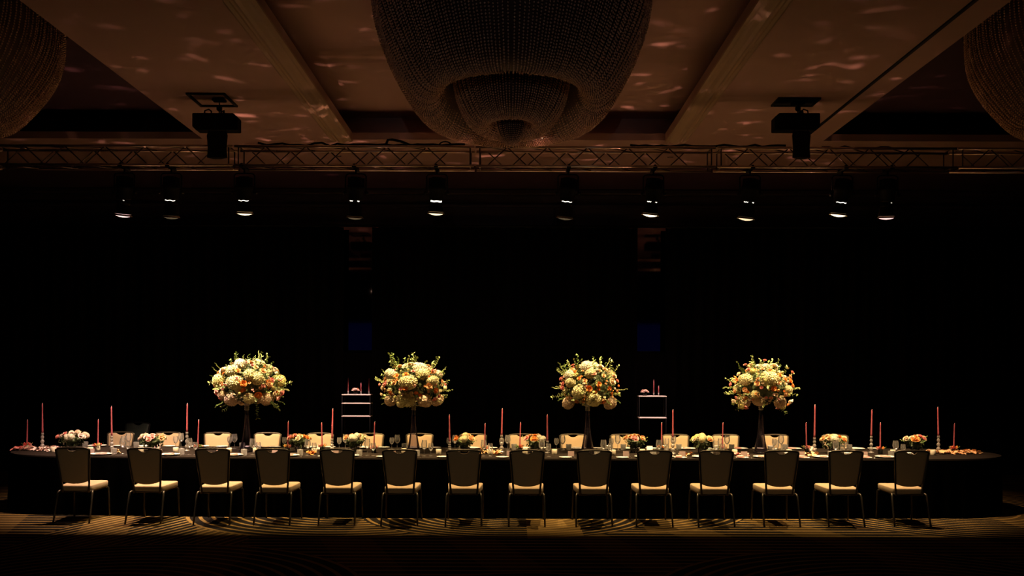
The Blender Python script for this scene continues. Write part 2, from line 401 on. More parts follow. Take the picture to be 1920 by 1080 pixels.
# black drapes over the back wall, leaving two narrow gaps
def drape(x0, x1, label):
    y = YW-.35; n = int((x1-x0)/.05); vs = []; fs = []
    ztop = 4.5
    for i in range(n+1):
        x = x0+(x1-x0)*i/n; a = .05*math.sin(i*1.35)+.015*math.sin(i*.47)
        for k in range(2): vs.append((x, y+a, 0.01 if k == 0 else ztop))
    for i in range(n): fs.append((2*i, 2*i+2, 2*i+3, 2*i+1))
    o = empty('black_drape', ((x0+x1)/2, y, 0), 0, label, 'curtain', 'black drapes along the back wall')
    mb = MB(); mb.add([(v[0]-(x0+x1)/2, v[1]-y, v[2]) for v in vs], fs)
    c = mb.build('drape_cloth', M['drape'], o)
    so = c.modifiers.new('solid', 'SOLIDIFY'); so.thickness = .01
    tb = MB(); tb.tube([(-(x1-x0)/2, 0, ztop+.02), ((x1-x0)/2, 0, ztop+.02)], .02, 8); tb.build('rail', M['black'], o)
GL = (X_at(642, YW-.4), X_at(697, YW-.4)); GR = (X_at(1195, YW-.4), X_at(1249, YW-.4))
drape(-RX+.05, GL[0], 'black full-height drape covering the back wall left of the left gap')
drape(GL[1], GR[0], 'wide black drape on the back wall between the two narrow gaps')
drape(GR[1], RX-.05, 'black full-height drape covering the back wall right of the right gap')
# dark glass panels in the gaps
for k, (g, s) in enumerate(((GL, 'left'), (GR, 'right'))):
    o = empty('mirror_panel', ((g[0]+g[1])/2, YW-.06, 2.2), 0, 'tall narrow dark mirror in the %s gap between the drapes, above the small shelves' % s, 'mirror', 'mirror panels between the drapes')
    MB().box(0, 0, 1.2, .8, .012, 2.3).build('mirror_glass', M['mirror'], o)
    fr = MB()
    for x in (-.41, .41): fr.box(x, 0, 1.2, .03, .03, 2.36)
    for z in (.035, 2.365): fr.box(0, 0, z, .85, .03, .03)
    fr.build('mirror_frame', M['black'], o)
struct(MB().box((GL[0]+GL[1])/2, YW-.2, 1.1, .62, .03, 2.2).build('dark_backing_left', M['drape'])); struct(MB().box((GR[0]+GR[1])/2, YW-.2, 1.1, .62, .03, 2.2).build('dark_backing_right', M['drape']))  # black panels added to keep the gaps dark below the mirrors
# added dim blue panels behind the camera, put in for the mirrors' blue glow
for sx, sn in ((-6.3, 'left'), (6.0, 'right')):
    scr = empty('added_glow_panel', (sx, Y0+.15, 1.6), 0, 'added dim blue glowing panel on the wall behind the viewer, %s one' % sn, 'glow panel', 'added glow panels behind the viewer')
    MB().box(0, 0, 1.35, 3.6, .02, 1.9).build('panel_surface', emi('dim_blue_glow', (.04, .06, .6), .05), scr)
    MB().box(0, -.03, 1.35, 3.8, .04, 2.1).build('panel_frame', M['black'], scr)

# ------------------------------------------------------------------ chandeliers
def make_chandelier(name):
    root = empty(name, (0, 0, 0))
    def plan(a, p=2.35):
        c, s_ = math.cos(a), math.sin(a)
        return (math.copysign(abs(c)**(2/p), c), math.copysign(abs(s_)**(2/p), s_))
    def tier(nm, prof, ny, n, step, r, ry, p):
        # resample profile by arc length
        seg = []; tot = 0
        for (r0, z0), (r1, z1) in zip(prof, prof[1:]):
            l = math.hypot((r1-r0)*1.2, z1-z0); seg.append((tot, l, r0, z0, r1, z1)); tot += l
        cnt = int(tot/step); pts = []
        for i in range(cnt):
            d = tot*i/cnt
            for (t, l, r0, z0, r1, z1) in seg:
                if t <= d <= t+l+1e-9:
                    q = (d-t)/l; pts.append((r0+(r1-r0)*q, z0+(z1-z0)*q)); break
        mb = MB(); lines = MB()
        for j in range(n):
            a = 2*PI*(j+.5*0)/n; u, v = plan(a, p); off = R.random()*step*.8
            sway = .006*math.sin(j*2.1)
            for i, (rr, z) in enumerate(pts):
                k = (rr+sway+R.uniform(-.002, .002))
                mb.octa((u*k, v*k*ry, z-off*.5), r*R.uniform(.75, 1.15), r*1.25)
        ln = MB(); vs = []; fs = []; q_ = 96; pr = prof[::3]+[prof[-1]]
        for rr, z in pr:
            for k in range(q_):
                u, v = plan(2*PI*k/q_, p); rr2 = max(.002, rr*(1-.035)-.0); vs.append((u*rr2, v*rr2*ry, z+.022))
        for a in range(len(pr)-1):
            for k in range(q_): fs.append((a*q_+k, a*q_+(k+1) % q_, (a+1)*q_+(k+1) % q_, (a+1)*q_+k))
        ln.add(vs, fs); ln.build('lining', M['lining'], root)
        b = mb.build('bead_strands', M['bead'], root); b['kind'] = 'stuff'; b['label'] = nm
        return b
    def smooth(pr, it=2):
        for _ in range(it):
            o = [pr[0]]
            for a, b in zip(pr, pr[1:]):
                o.append((a[0]*.75+b[0]*.25, a[1]*.75+b[1]*.25)); o.append((a[0]*.25+b[0]*.75, a[1]*.25+b[1]*.75))
            o.append(pr[-1]); pr = o
        return pr
    p1 = smooth([(1.36, 5.68), (1.35, 5.3), (1.29, 5.08), (1.20, 4.88), (1.10, 4.70), (1.0, 4.54), (.90, 4.45), (.80, 4.45), (.71, 4.52), (.65, 4.66), (.62, 4.82), (.61, 5.0)])
    p2 = smooth([(.60, 5.0), (.585, 4.75), (.545, 4.56), (.47, 4.41), (.38, 4.31), (.30, 4.28), (.23, 4.31), (.19, 4.40), (.175, 4.52)])
    p3 = smooth([(.168, 4.58), (.168, 4.40), (.145, 4.27), (.09, 4.17), (.012, 4.125)])
    tier('outer skirt of beads', p1, 1, 250, .026, .0105, 1.5, 2.35)
    tier('middle basket of beads', p2, 1, 130, .023, .0092, 1.4, 2.2)
    tier('small bottom drop of beads', p3, 1, 44, .02, .0068, 1.15, 2.0)
    def oval(rr, ry, z, th, nm, p=2.35):
        pts = []
        for j in range(65):
            u, v = plan(2*PI*j/64, p); pts.append((u*rr, v*rr*ry, z))
        t = MB(); t.tube(pts, th, 8, False); t.build(nm, M['black'], root)
    oval(1.365, 1.5, 5.685, .03, 'top_ring'); oval(.61, 1.45, 5.02, .012, 'inner_ring', 2.2); oval(.17, 1.15, 4.53, .008, 'lower_ring', 2.0)
    # dark canopy plate above and the hanger rods
    vs = [(plan(2*PI*j/64)[0]*1.36, plan(2*PI*j/64)[1]*2.04, 5.695) for j in range(64)]
    mb = MB(); mb.add(vs, [tuple(range(64))], False); mb.add([(v[0], v[1], 5.717) for v in vs], [tuple(range(64))], False)
    mb.build('ceiling_plate', M['black'], root)
    for a in range(8):
        u, v = plan(2*PI*(a+.5)/8); MB().tube([(u*.58, v*.84, 5.69), (u*.58, v*.84, 5.02)], .006, 6).build('hanger_rod', M['black'], root)
    for a in range(3):
        u, v = plan(2*PI*(a+.5)/3); MB().tube([(u*.16, v*.18, 5.69), (u*.16, v*.18, 4.53)], .005, 6).build('hanger_rod', M['black'], root)
    return root
ch = make_chandelier('crystal_chandelier'); ch.location = (X_at(957, 9), 8.98, 0)
tag(ch, 'large tiered crystal bead chandelier hanging in the central ceiling bay', 'chandelier', 'bead chandeliers')
for x, y, s in ((-6.18, 8.75, 'dark bead chandelier cut off by the left edge of the photo'), (6.22, 8.75, 'dark bead chandelier cut off by the right edge of the photo')):
    c = copy_tree(ch); c.location = (x, y, 0); c['label'] = s

# ------------------------------------------------------------------ truss
TZ0, TZ1, THW = 4.405, 4.640, .12
tr = empty('lighting_truss', (0, TRY, TZ0), 0, 'long aluminium box truss across the room above the dining table', 'truss')
def section_parts():
    L_ = 3.0; pr = {}
    out = []
    for y in (-THW, THW):
        for z in (0, TZ1-TZ0):
            out.append(('chord', MB().tube([(.012, y, z), (L_-.012, y, z)], .0165, 10).mesh('chord')))
    lac = MB(); h = TZ1-TZ0; p = .25
    n = int((L_-.3)/p)
    for i in range(n):
        x0 = .15+i*p; x1 = x0+p
        a, b = (0, h) if i % 2 == 0 else (h, 0)
        lac.tube([(x0, -THW, a), (x1, -THW, b)], .0075, 6)
        lac.tube([(x0, THW, b), (x1, THW, a)], .0075, 6)
        ya, yb = (-THW, THW) if i % 2 == 0 else (THW, -THW)
        if i % 2 == 0:
            lac.tube([(x0, ya, 0), (x1+p*.3, yb, 0)], .0075, 6); lac.tube([(x0, ya, h), (x1+p*.3, yb, h)], .0075, 6)
    for x in (.06, L_-.06):
        for y in (-THW, THW): lac.tube([(x, y, 0), (x, y, h)], .009, 6)
        lac.tube([(x, -THW, 0), (x, THW, 0)], .009, 6); lac.tube([(x, -THW, h), (x, THW, h)], .009, 6)
        for y in (-THW, THW):
            for z in (0, h): lac.ball((x-.03 if x < 1 else x+.03, y, z), .015, 8, 6)
    out.append(('lacing', lac.mesh('lacing')))
    return out
sp = section_parts()
for k in range(6):
    s = bpy.data.objects.new('truss_section', None); COL.objects.link(s); s.parent = tr; s.location = (-9.47+3*k, 0, 0)
    for nm, me in sp: obj(nm, me, M['chord' if nm == 'chord' else 'truss'], s)
# cables dressed along the truss top
def cable(pts, r, label, parent=None):
    o = MB().tube(pts, r, 6).build('power_cable', M['rubber']); tag(o, label, 'cable', 'black cables along the truss'); return o
def wob(x0, x1, n, z, amp, y=TRY, seed=0):
    rr = random.Random(seed); return [(x0+(x1-x0)*i/n, y+rr.uniform(-.03, .03), z+rr.uniform(0, amp)) for i in range(n+1)]
cable(wob(X_at(485, TRY), X_at(870, TRY), 26, TZ1+.028, .035, TRY-.05, 1), .014, 'bundle of black cable lying on the truss above its left-centre lamps')
cable(wob(X_at(1180, TRY), X_at(1470, TRY), 20, TZ1+.028, .03, TRY-.05, 2), .014, 'bundle of black cable lying on the truss left of the right hoist')
cable(wob(X_at(1540, TRY), X_at(1680, TRY), 10, TZ1+.028, .03, TRY+.02, 3), .013, 'short black cable lying on the truss right of the right hoist')
lp = [(X_at(725, TRY)+.02*math.cos(a), TRY-.05, TZ1+.03+.07*max(0, math.sin(a))) for a in [0]]
cable([(X_at(722, TRY), TRY-.06, TZ1+.02), (X_at(727, TRY), TRY-.06, TZ1+.10), (X_at(735, TRY), TRY-.06, TZ1+.105), (X_at(750, TRY), TRY-.06, TZ1+.085), (X_at(768, TRY), TRY-.05, TZ1+.04), (X_at(790, TRY), TRY-.05, TZ1+.03)], .016, 'thick black cable loop rising above the truss left of the chandelier tip')
cable([(X_at(822+12*(1-math.cos(a)), TRY), TRY-.06, TZ1+.022+.06*math.sin(a)) for a in [PI*i/10 for i in range(11)]], .009, 'thin black cable loop standing on the truss just below the chandelier')

# ------------------------------------------------------------------ stage lamps
def make_lamp(i, px, ly, tx, glow, gk):
    x = X_at(px, TRY); zl = Z_at(ly, TRY, px)
    ztop = TZ0-.016
    root = empty('stage_lamp', (x, TRY, ztop), 0)
    d = Vector((tx-x, 11.95-TRY, .8-zl)); 
    H = ztop-zl            # total drop
    c = MB(); c.box(0, 0, .0, .05, .30, .02, bev=.004); c.box(0, -.11, .015, .04, .05, .05, bev=.008); c.box(0, .11, .015, .04, .05, .05, bev=.008)
    c.tube([(0, 0, 0), (0, 0, -.06)], .012, 8); c.build('hook_clamp', M['black'], root)
    yk = MB(); hw = .128; zt = -.06; zb = -.30
    yk.tube([(-hw, 0, zb), (-hw, 0, zt-.03), (-hw+.02, 0, zt-.006), (-hw+.05, 0, zt), (hw-.05, 0, zt), (hw-.02, 0, zt-.006), (hw, 0, zt-.03), (hw, 0, zb)], .009, 8)
    for s in (-1, 1): yk.tube([(s*hw-.01, 0, zb), (s*hw+.03*s, 0, zb)], .022, 10)
    yk.build('yoke', M['black'], root)
    # body axis (tilted a little towards the table)
    q = Vector((0, 0, -1)).rotation_difference(Vector((d.x*.45, d.y*.75, d.z)).normalized()).to_matrix()
    piv = Vector((0, 0, -.26))
    def part(nm, mb, m):
        mb.v = [tuple(q @ (Vector(v)-piv)+piv) for v in mb.v]
        return mb.build(nm, m, root)
    e = -H+.0
    zg = -.40 # gate
    part('lamp_housing', MB().lathe([(.05, -.10), (.085, -.115), (.095, -.15), (.095, -.20), (.112, -.215), (.112, -.25), (.095, -.265), (.09, zg+.028), (.088, zg+.012), (.03, zg+.011)], 24), M['lamp'])
    part('cooling_fins', MB().box(0, 0, -.16, .21, .012, .09).box(0, 0, -.16, .012, .21, .09).box(0, 0, -.19, .15, .15, .008).box(0, 0, -.17, .15, .15, .008).box(0, 0, -.15, .15, .15, .008), M['lamp'])
    part('shutter_gate', MB().lathe([(.03, zg-.011), (.08, zg-.012), (.082, zg-.035), (.072, zg-.06), (.03, zg-.061)], 24).box(-.105, 0, zg-.02, .03, .02, .012).box(.105, 0, zg-.025, .03, .02, .012).tube([(0, 0, zg+.02), (0, 0, zg-.02)], .03, 12), M['lamp'])
    # light leaking out of the gate: an arc of glow on the camera side
    segs = {1: [(-75, -60)], 2: [(-150, -105), (-62, -38)], 3: [(-150, -32)], 4: [(-160, -20)]}[gk]
    g = MB()
    for a0, a1 in segs:
        n = 8; hh = .0045 if gk != 4 else .010
        vs = []; fs = []
        for k in range(n+1):
            a = math.radians(a0+(a1-a0)*k/n)
            for z in (zg-hh, zg+hh): vs.append((.074*math.cos(a), .074*math.sin(a), z+.004*math.sin(k*1.7)))
        for k in range(n): fs.append((2*k, 2*k+2, 2*k+3, 2*k+1))
        g.add(vs, fs)
    part('gate_glow', g, emi('gate_glow_%d' % i, (1, .93, .8), 2.2 if gk > 1 else .8))['label'] = 'white light leaking from the lamp gate'
    part('lens_barrel', MB().lathe([(.07, zg-.055), (.088, zg-.075), (.088, e+.055), (.098, e+.05), (.098, e+.03)], 24), M['lamp'])
    lens = part('lens', MB().lathe([(.0001, e-.016), (.05, e-.010), (.085, e+.002), (.097, e+.022)], 24), emi('lens_glow_%d' % i, (1, .74, .42) if gk > 1 else (1, .6, .55), glow*1.5))
    # flared gel frame below the lens, its camera side cut short, far side longer
    vs = []; fs = []; n = 24
    for k in range(n):
        a = 2*PI*k/n; far = (math.sin(a)+1)/2
        vs.append((.094*math.cos(a), .094*math.sin(a), e+.028)); vs.append(((.1+.012)*math.cos(a), (.1+.012)*math.sin(a), e+.02-.012-.006*far))
    for k in range(n): fs.append((2*k, 2*((k+1) % n), 2*((k+1) % n)+1, 2*k+1))
    mb = MB(); mb.add(vs, fs); part('gel_frame', mb, M['hood'])
    return root
NM = ['first', 'second', 'third', 'fourth', 'fifth', 'sixth', 'seventh', 'eighth', 'ninth', 'tenth']
for i, (px, ly, tx, pw, size, glow, gk, colr) in enumerate(FIX):
    r = make_lamp(i, px, ly, tx, glow, gk)
    st = 'with a glowing lens' if glow > .5 else 'with a dark lens'
    tag(r, 'black stage spotlight %s, %s from the left under the truss' % (st, NM[i]), 'stage light', 'stage lamps hanging under the truss')

# no masking flag is built: the lamp lights' own nodes cut the beam in front
# ------------------------------------------------------------------ chain hoists
def hoist(px, flip, label, label2):
    x = X_at(px, TRY); zc = Z_at(231, TRY, px)
    root = empty('chain_hoist', (x, TRY, zc), 0, label, 'hoist', 'chain hoists holding the truss')
    b = MB(); hw, hh, dd = .285, .108, .08
    s = -1 if flip else 1
    pr = [(-hw, -hh*.55), (-hw+.05, -hh), (hw-.005, -hh), (hw, -hh+.01), (hw, hh*.5), (hw-.06, hh), (-hw+.004, hh), (-hw, hh-.01)]
    pr = [(s*a, c) for a, c in pr]
    vs = [(a, -dd, c) for a, c in pr]+[(a, dd, c) for a, c in pr]; n = len(pr)
    fs = [tuple(range(n)), tuple(range(2*n-1, n-1, -1))]+[(i, i+n, (i+1) % n+n, (i+1) % n) for i in range(n)]
    b.add(vs, fs, False); o = b.build('motor_body', M['lamp'], root); bevel(o, .012)
    t = MB(); t.tube([(s*-.16, 0, hh), (s*-.15, 0, hh+.05), (s*-.10, 0, hh+.065), (s*-.07, 0, hh+.04), (s*-.07, 0, hh)], .01, 8); t.build('carry_handle', M['black'], root)
    t = MB(); t.tube([(.05, 0, hh), (.06, 0, hh+.05), (.085, 0, hh+.05), (.09, 0, hh)], .014, 8)
    t.tube([(.03, 0, hh), (.03, 0, HC-zc-.01)], .008, 8); t.ball((.03, 0, hh+.075), .036, 10, 8); t.build('load_hook', M['black'], root)
    t = MB(); t.lathe([(.02, .16), (.035, .17), (.035, .2), (.02, .215)], 12, (.03, 0, 0)); t.build('swivel', M['black'], root)
    # chain down to the truss
    t = MB(); zt = TZ1-zc
    z = -hh; k = 0
    while z > zt+.02:
        r = .014; pts = []
        for j in range(9):
            a = 2*PI*j/8
            if k % 2: pts.append((r*.6*math.cos(a)-.02, 0, z-.018+r*1.3*math.sin(a)))
            else: pts.append((-.02, r*.6*math.cos(a), z-.018+r*1.3*math.sin(a)))
        t.tube(pts, .004, 5, False); z -= .026; k += 1
    t.build('load_chain', M['black'], root)
    t = MB(); t.tube([(s*-.06, 0, -hh), (s*-.045, -.01, -hh-.05), (s*-.035, -.02, -hh-.14), (s*-.04, -.02, -hh-.2)], .008, 6); t.build('control_cable', M['rubber'], root)
    # chain bag
    bg = empty('chain_bag', (x+(.06 if not flip else .02), TRY-.165, zc-hh-.045), 0, label2, 'bag', 'chain bags under the hoists')
    wv = .13 if not flip else .115
    pr = [(wv*.92, 0), (wv, -.05), (wv*.95, -.12), (wv*.9, -.2), (wv*.97, -.32), (wv*.5, -.335)]
    mb = MB(); mb.lathe([(a, c) for a, c in pr][::-1], 16, sy=.32); mb.build('bag_cloth', M['rubber'], bg)
    st = MB()
    for sx in (-1, 1): st.tube([(sx*wv*.8, 0, 0), (sx*wv*.65, .03, .045)], .006, 6)
    st.build('bag_straps', M['black'], bg)
    # rigging hatch in the ceiling
    return root
hoist(405, False, 'black electric chain hoist above the left half of the truss', 'black chain bag hanging below the left hoist')
hoist(1490, True, 'black electric chain hoist above the right half of the truss', 'black chain bag hanging below the right hoist')
def hatch(x0, x1, y0, y1, label, open_):
    root = empty('ceiling_hatch', ((x0+x1)/2, (y0+y1)/2, HC), 0, label, 'hatch', 'rigging hatches in the ceiling')
    a, b = (x1-x0)/2, (y1-y0)/2
    fr = MB()
    for sx in (-1, 1): fr.box(sx*a, 0, -.012, .03, 2*b, .024)
    for sy in (-1, 1): fr.box(0, sy*b, -.012, 2*a+.03, .03, .024)
    fr.build('hatch_frame', M['black'], root)
    if not open_: MB().box(0, 0, -.01, 2*a-.02, 2*b-.02, .01).build('hatch_lid', M['black'], root)
    MB().box(.03 if not open_ else a*.45, 0 if not open_ else -b*.2, -.03, .16, .1, .03, bev=.006).build('rigging_plate', M['black'], root)
hatch(-4.0, -3.55, 10.95, 11.45, 'square black rigging hatch frame in the ceiling above the left hoist', True)
hatch(3.3, 3.8, 11.05, 11.35, 'closed black rigging hatch in the ceiling above the right hoist', False)

# ------------------------------------------------------------------ table
TS = .016; YC = 12.05; HD = .80; TH = .755
TX0, TX1 = -6.78, 6.62
def sh(x): return .0045*x*x
def tp(x, v, z=TH): return Vector((x, YC+v+sh(x), z))
def tabX(px, v):     # x on the table top for a pixel column
    x = 0
    for _ in range(4): x = (px-960)/F*(YC+v+sh(x))
    return x
def outline(n=40, grow=0.0):
    pts = []; e = .95
    xl, xr = TX0+e, TX1-e
    for i in range(60): x = xl+(xr-xl)*i/60; pts.append((x, -HD-grow))
    for i in range(n): a = -PI/2+PI*i/n; pts.append((xr+(e+grow)*math.cos(a), (HD+grow)*math.sin(a)))
    for i in range(60): x = xr-(xr-xl)*i/60; pts.append((x, HD+grow))
    for i in range(n): a = PI/2+PI*i/n; pts.append((xl+(e+grow)*math.cos(a), (HD+grow)*math.sin(a)))
    return pts
tb = empty('banquet_table', (0, YC, 0), 0, 'very long black-draped banquet table with rounded ends', 'table')
o_ = outline()
def L2(p, z): return (p[0], p[1]+sh(p[0]), z)
tm = MB(); n = len(o_)
tm.add([L2(p, TH-.012) for p in o_]+[L2(p, TH-.04) for p in o_], [tuple(range(n)), tuple(range(2*n-1, n-1, -1))]+[(i, i+n, (i+1) % n+n, (i+1) % n) for i in range(n)], False)
tm.build('tabletop', M['black'], tb)
lg = 0
for x in (-5.6, -3.4, -1.1, 1.1, 3.4, 5.4):
    for v in (-.5, .5):
        MB().tube([(x, v+sh(x), TH-.04), (x, v+sh(x), 0)], .018, 8).build('leg', M['black'], tb)
tc_ = MB()
tc_.add([L2(p, TH) for p in outline(grow=.006)]+[L2(p, TH-.03) for p in outline(grow=.012)], [tuple(range(n))]+[(i, (i+1) % n, (i+1) % n+n, i+n) for i in range(n)], False)
co = tc_.build('tablecloth', M['cloth'], None, (0, YC, 0)); tag(co, 'black cloth covering the long banquet table top', 'tablecloth')
# skirt with pleats
def dens(pts, step):
    out = []
    for a, b in zip(pts, pts[1:]+pts[:1]):
        l = math.hypot(b[0]-a[0], b[1]-a[1]); k = max(1, int(l/step))
        for i in range(k): out.append((a[0]+(b[0]-a[0])*i/k, a[1]+(b[1]-a[1])*i/k))
    return out
dp = dens(o_, .035); m_ = len(dp); vs = []
for lvl, (z, g) in enumerate(((TH-.018, .0), (TH-.2, .012), (.35, .02), (.012, .03))):
    for i, (x, y) in enumerate(dp):
        x0, y0 = dp[i-1]; x1, y1 = dp[(i+1) % m_]; tx, ty = x1-x0, y1-y0; l = math.hypot(tx, ty) or 1
        nx, ny = ty/l, -tx/l; w_ = .014+g*(.5+.5*math.sin(i*1.1+.3*lvl))
        vs.append(L2((x+nx*w_, y+ny*w_), z))
fs = []
for l in range(3):
    for i in range(m_): fs.append((l*m_+i, (l+1)*m_+i, (l+1)*m_+(i+1) % m_, l*m_+(i+1) % m_))
sk = MB(); sk.add(vs, fs); so = sk.build('table_skirt', M['skirt'], None, (0, YC, 0)); tag(so, 'black pleated skirt hanging from the banquet table to the floor', 'table skirt')

# ------------------------------------------------------------------ chairs
def make_chair():
    root = empty('banquet_chair', (0, 0, 0))
    # +y is the way the sitter faces
    seat = MB(); nx_, ny_ = 12, 12; vs = []; fs = []
    def sp_(u, v):   # u,v in -1..1
        hw = .205+.02*v*.5+.005; y = .005+.215*v
        # squircle rounding
        k = 1-.10*(u*u*v*v)
        return u*hw*k, y*k
    for zi, (zo, ins) in enumerate(((.385, .96), (.392, 1.0), (.425, 1.0))):
        for j in range(ny_+1):
            for i in range(nx_+1):
                pass
    ring = []
    for k in range(48):
        a = 2*PI*k/48; c, s_ = math.cos(a), math.sin(a); u = math.copysign(abs(c)**.17, c); v = math.copysign(abs(s_)**.17, s_); ring.append((u, v))
    levels = [(.388, .93, 0), (.380, .97, 0), (.392, 1.0, 0), (.441, 1.0, 0), (.449, .985, 0), (.453, .95, 0), (.456, .7, 0), (.458, .35, 0)]
    for z, q, _ in levels:
        for u, v in ring:
            hw = .205+.016*v; vs.append((u*hw*q, .005+.215*v*q, z+.006*v))
    n = 48
    for l in range(len(levels)-1):
        for i in range(n): fs.append((l*n+i, l*n+(i+1) % n, (l+1)*n+(i+1) % n, (l+1)*n+i))
    fs.append(tuple(range(n-1, -1, -1))); fs.append(tuple(range((len(levels)-1)*n, len(levels)*n)))
    seat.add(vs, fs); seat.build('seat', M['fabric'], root)
    # backrest: cushioned panel following the leaning frame; top dips in the middle for a hand hold
    def by(z): return -.215-.085*((z-.45)/.45)**1.0 if z > .45 else -.215
    bp = MB(); NX, NZ = 20, 14; vs = []; fs = []
    def halfw(z): t = (z-.44)/.46; return .150+.042*t
    for side in (0, 1):
        for j in range(NZ+1):
            for i in range(NX+1):
                u = -1+2*i/NX; xx = abs(u)
                zt = .900-.033*max(0, 1-(xx/.34)**2)**.55-.006*xx**6
                zb = .468+.030*xx**2.2
                t = j/NZ; z = zb+(zt-zb)*t; hw = halfw(z)
                edge = min(1-xx**8, 1-(2*t-1)**10)
                th = .008+.012*max(0, edge)**.5
                y = by(z)+(th if side else -th*.7)+.012*(1-u*u)*-1
                vs.append((u*hw, y, z))
    q = (NX+1)*(NZ+1)
    for side in (0, 1):
        for j in range(NZ):
            for i in range(NX):
                a = side*q+j*(NX+1)+i; f_ = (a, a+1, a+NX+2, a+NX+1); fs.append(f_ if not side else f_[::-1])
    bd = [i for i in range(NX+1)]+[j*(NX+1)+NX for j in range(1, NZ+1)]+[NZ*(NX+1)+i for i in range(NX-1, -1, -1)]+[j*(NX+1) for j in range(NZ-1, 0, -1)]
    for a, b in zip(bd, bd[1:]+bd[:1]): fs.append((b, a, a+q, b+q))
    bp.add(vs, fs); bp.build('backrest', M['fabric'], root)
    fr = MB(); pts = []
    for s in (-1,):
        pass
    zs = [.36, .42, .48, .56, .64, .72, .80, .86, .885]
    left = [(-(halfw(z)+.012), by(z), z) for z in zs]
    top = []
    for i in range(1, 12):
        u = -1+2*i/12; top.append((u*(halfw(.9)+.008), by(.9)-.01*(1-u*u), .900+.012*(1-u*u)))
    right = [(-p[0], p[1], p[2]) for p in left[::-1]]
    # flattened tube for frame
    fr.tube(left+top+right, .0125, 8); fr.build('back_frame', M['frame'], root)
    sf = MB()
    for s in (-1, 1):
        sf.tube([(s*.178, -.20, .375), (s*.20, .20, .378)], .011, 8)
    sf.tube([(-.178, -.20, .372), (.178, -.20, .372)], .010, 8); sf.tube([(-.20, .19, .375), (.20, .19, .375)], .010, 8)
    sf.build('seat_frame', M['frame'], root)
    for s in (-1, 1):
        MB().tube([(s*.172, -.13, .375), (s*.196, -.185, .379), (s*.204, -.213, .372), (s*.208, -.228, .35), (s*.211, -.255, .25), (s*.214, -.29, .12), (s*.216, -.33, 0)], [.011, .0125, .013, .013, .012, .0115, .011], 8).build('leg', M['frame'], root)
        MB().tube([(s*.20, .16, .375), (s*.208, .195, .374), (s*.212, .208, .36), (s*.216, .214, .25), (s*.222, .232, 0)], [.011, .012, .0125, .012, .011], 8).build('leg', M['frame'], root)
    return root
chair0 = make_chair()
near_px = [136, 272, 399, 512, 632.5, 749, 870, 988.5, 1114.5, 1228, 1343.5, 1466.5, 1587, 1711]
far_px = [227, 317, 409, 503, 600, 696, 787, 887, 979, 1074.5, 1170, 1267.5, 1360, 1454, 1566]
near_x, far_x = [], []
first = True
for i, px in enumerate(near_px):
    D = 10.95+sh((px-960)/150)
    # px marks the top of the backrest
    x = X_at(px, D-.295); near_x.append(x)
    c = chair0 if i == 0 else copy_tree(chair0)
    c.location = (x, D, 0); c.rotation_euler = (0, 0, R.uniform(-.02, .02)-.0)
    tag(c, 'beige banquet chair seen from behind, %s from the left in the near row' % ORD[i], 'chair', 'banquet chairs along the table')
for i, px in enumerate(far_px):
    D = 13.18+sh((px-960)/125)
    x = X_at(px, D+.3); far_x.append(x)
    c = copy_tree(chair0); c.location = (x, D, 0); c.rotation_euler = (0, 0, PI+R.uniform(-.03, .03))
    tag(c, 'beige banquet chair facing the viewer, %s from the left in the far row' % ORD[i], 'chair', 'banquet chairs along the table')
# dark chair standing behind at the left
dk = copy_tree(chair0); dk.location = (X_at(241, 14.6), 14.5, 0); dk.rotation_euler = (0, 0, PI-.25); dk.scale = (1.15, 1, 1.09)
dkm = mat('dark_green_grey_upholstery', (.055, .075, .062), .6)
for chd in dk.children:
    chd.material_slots[0].link = 'OBJECT'; chd.material_slots[0].material = dkm if chd.name.startswith(('seat', 'backrest')) and 'frame' not in chd.name else M['black']
tag(dk, 'dark chair standing in shadow behind the leftmost far-side chair', 'chair')

# ------------------------------------------------------------------ flowers: shared meshes
def rose_mesh(seed):
    rr = random.Random(seed); mb = MB()
    mb.ball((0, 0, .15), .34, 8, 6)
    for ring_, (cnt, rad, hgt, lean, wd) in enumerate(((3, .22, .62, .05, .5), (5, .42, .60, .22, .55), (6, .62, .48, .45, .62), (7, .80, .30, .75, .66))):
        for k in range(cnt):
            a = 2*PI*k/cnt+ring_*.6+rr.uniform(-.15, .15); vs = []; fs = []
            for j in range(4):
                t = j/3
                for i in range(5):
                    u = -1+i/2; ww = wd*(.55+.55*t-.35*t*t*t)*(1)
                    rad_ = rad*(.35+.65*t**.8)+lean*t*t*.35-.10*u*u*(1-t*.4); aa = a+u*ww/max(rad, .35)*.75
                    z = -.35+(hgt+.35)*t-.12*u*u*t-(.12 if j == 3 else 0)*lean
                    vs.append((math.cos(aa)*rad_, math.sin(aa)*rad_, z))
            for j in range(3):
                for i in range(4): fs.append((j*5+i, j*5+i+1, (j+1)*5+i+1, (j+1)*5+i))
            mb.add(vs, fs)
    return mb.mesh('rose_bloom')
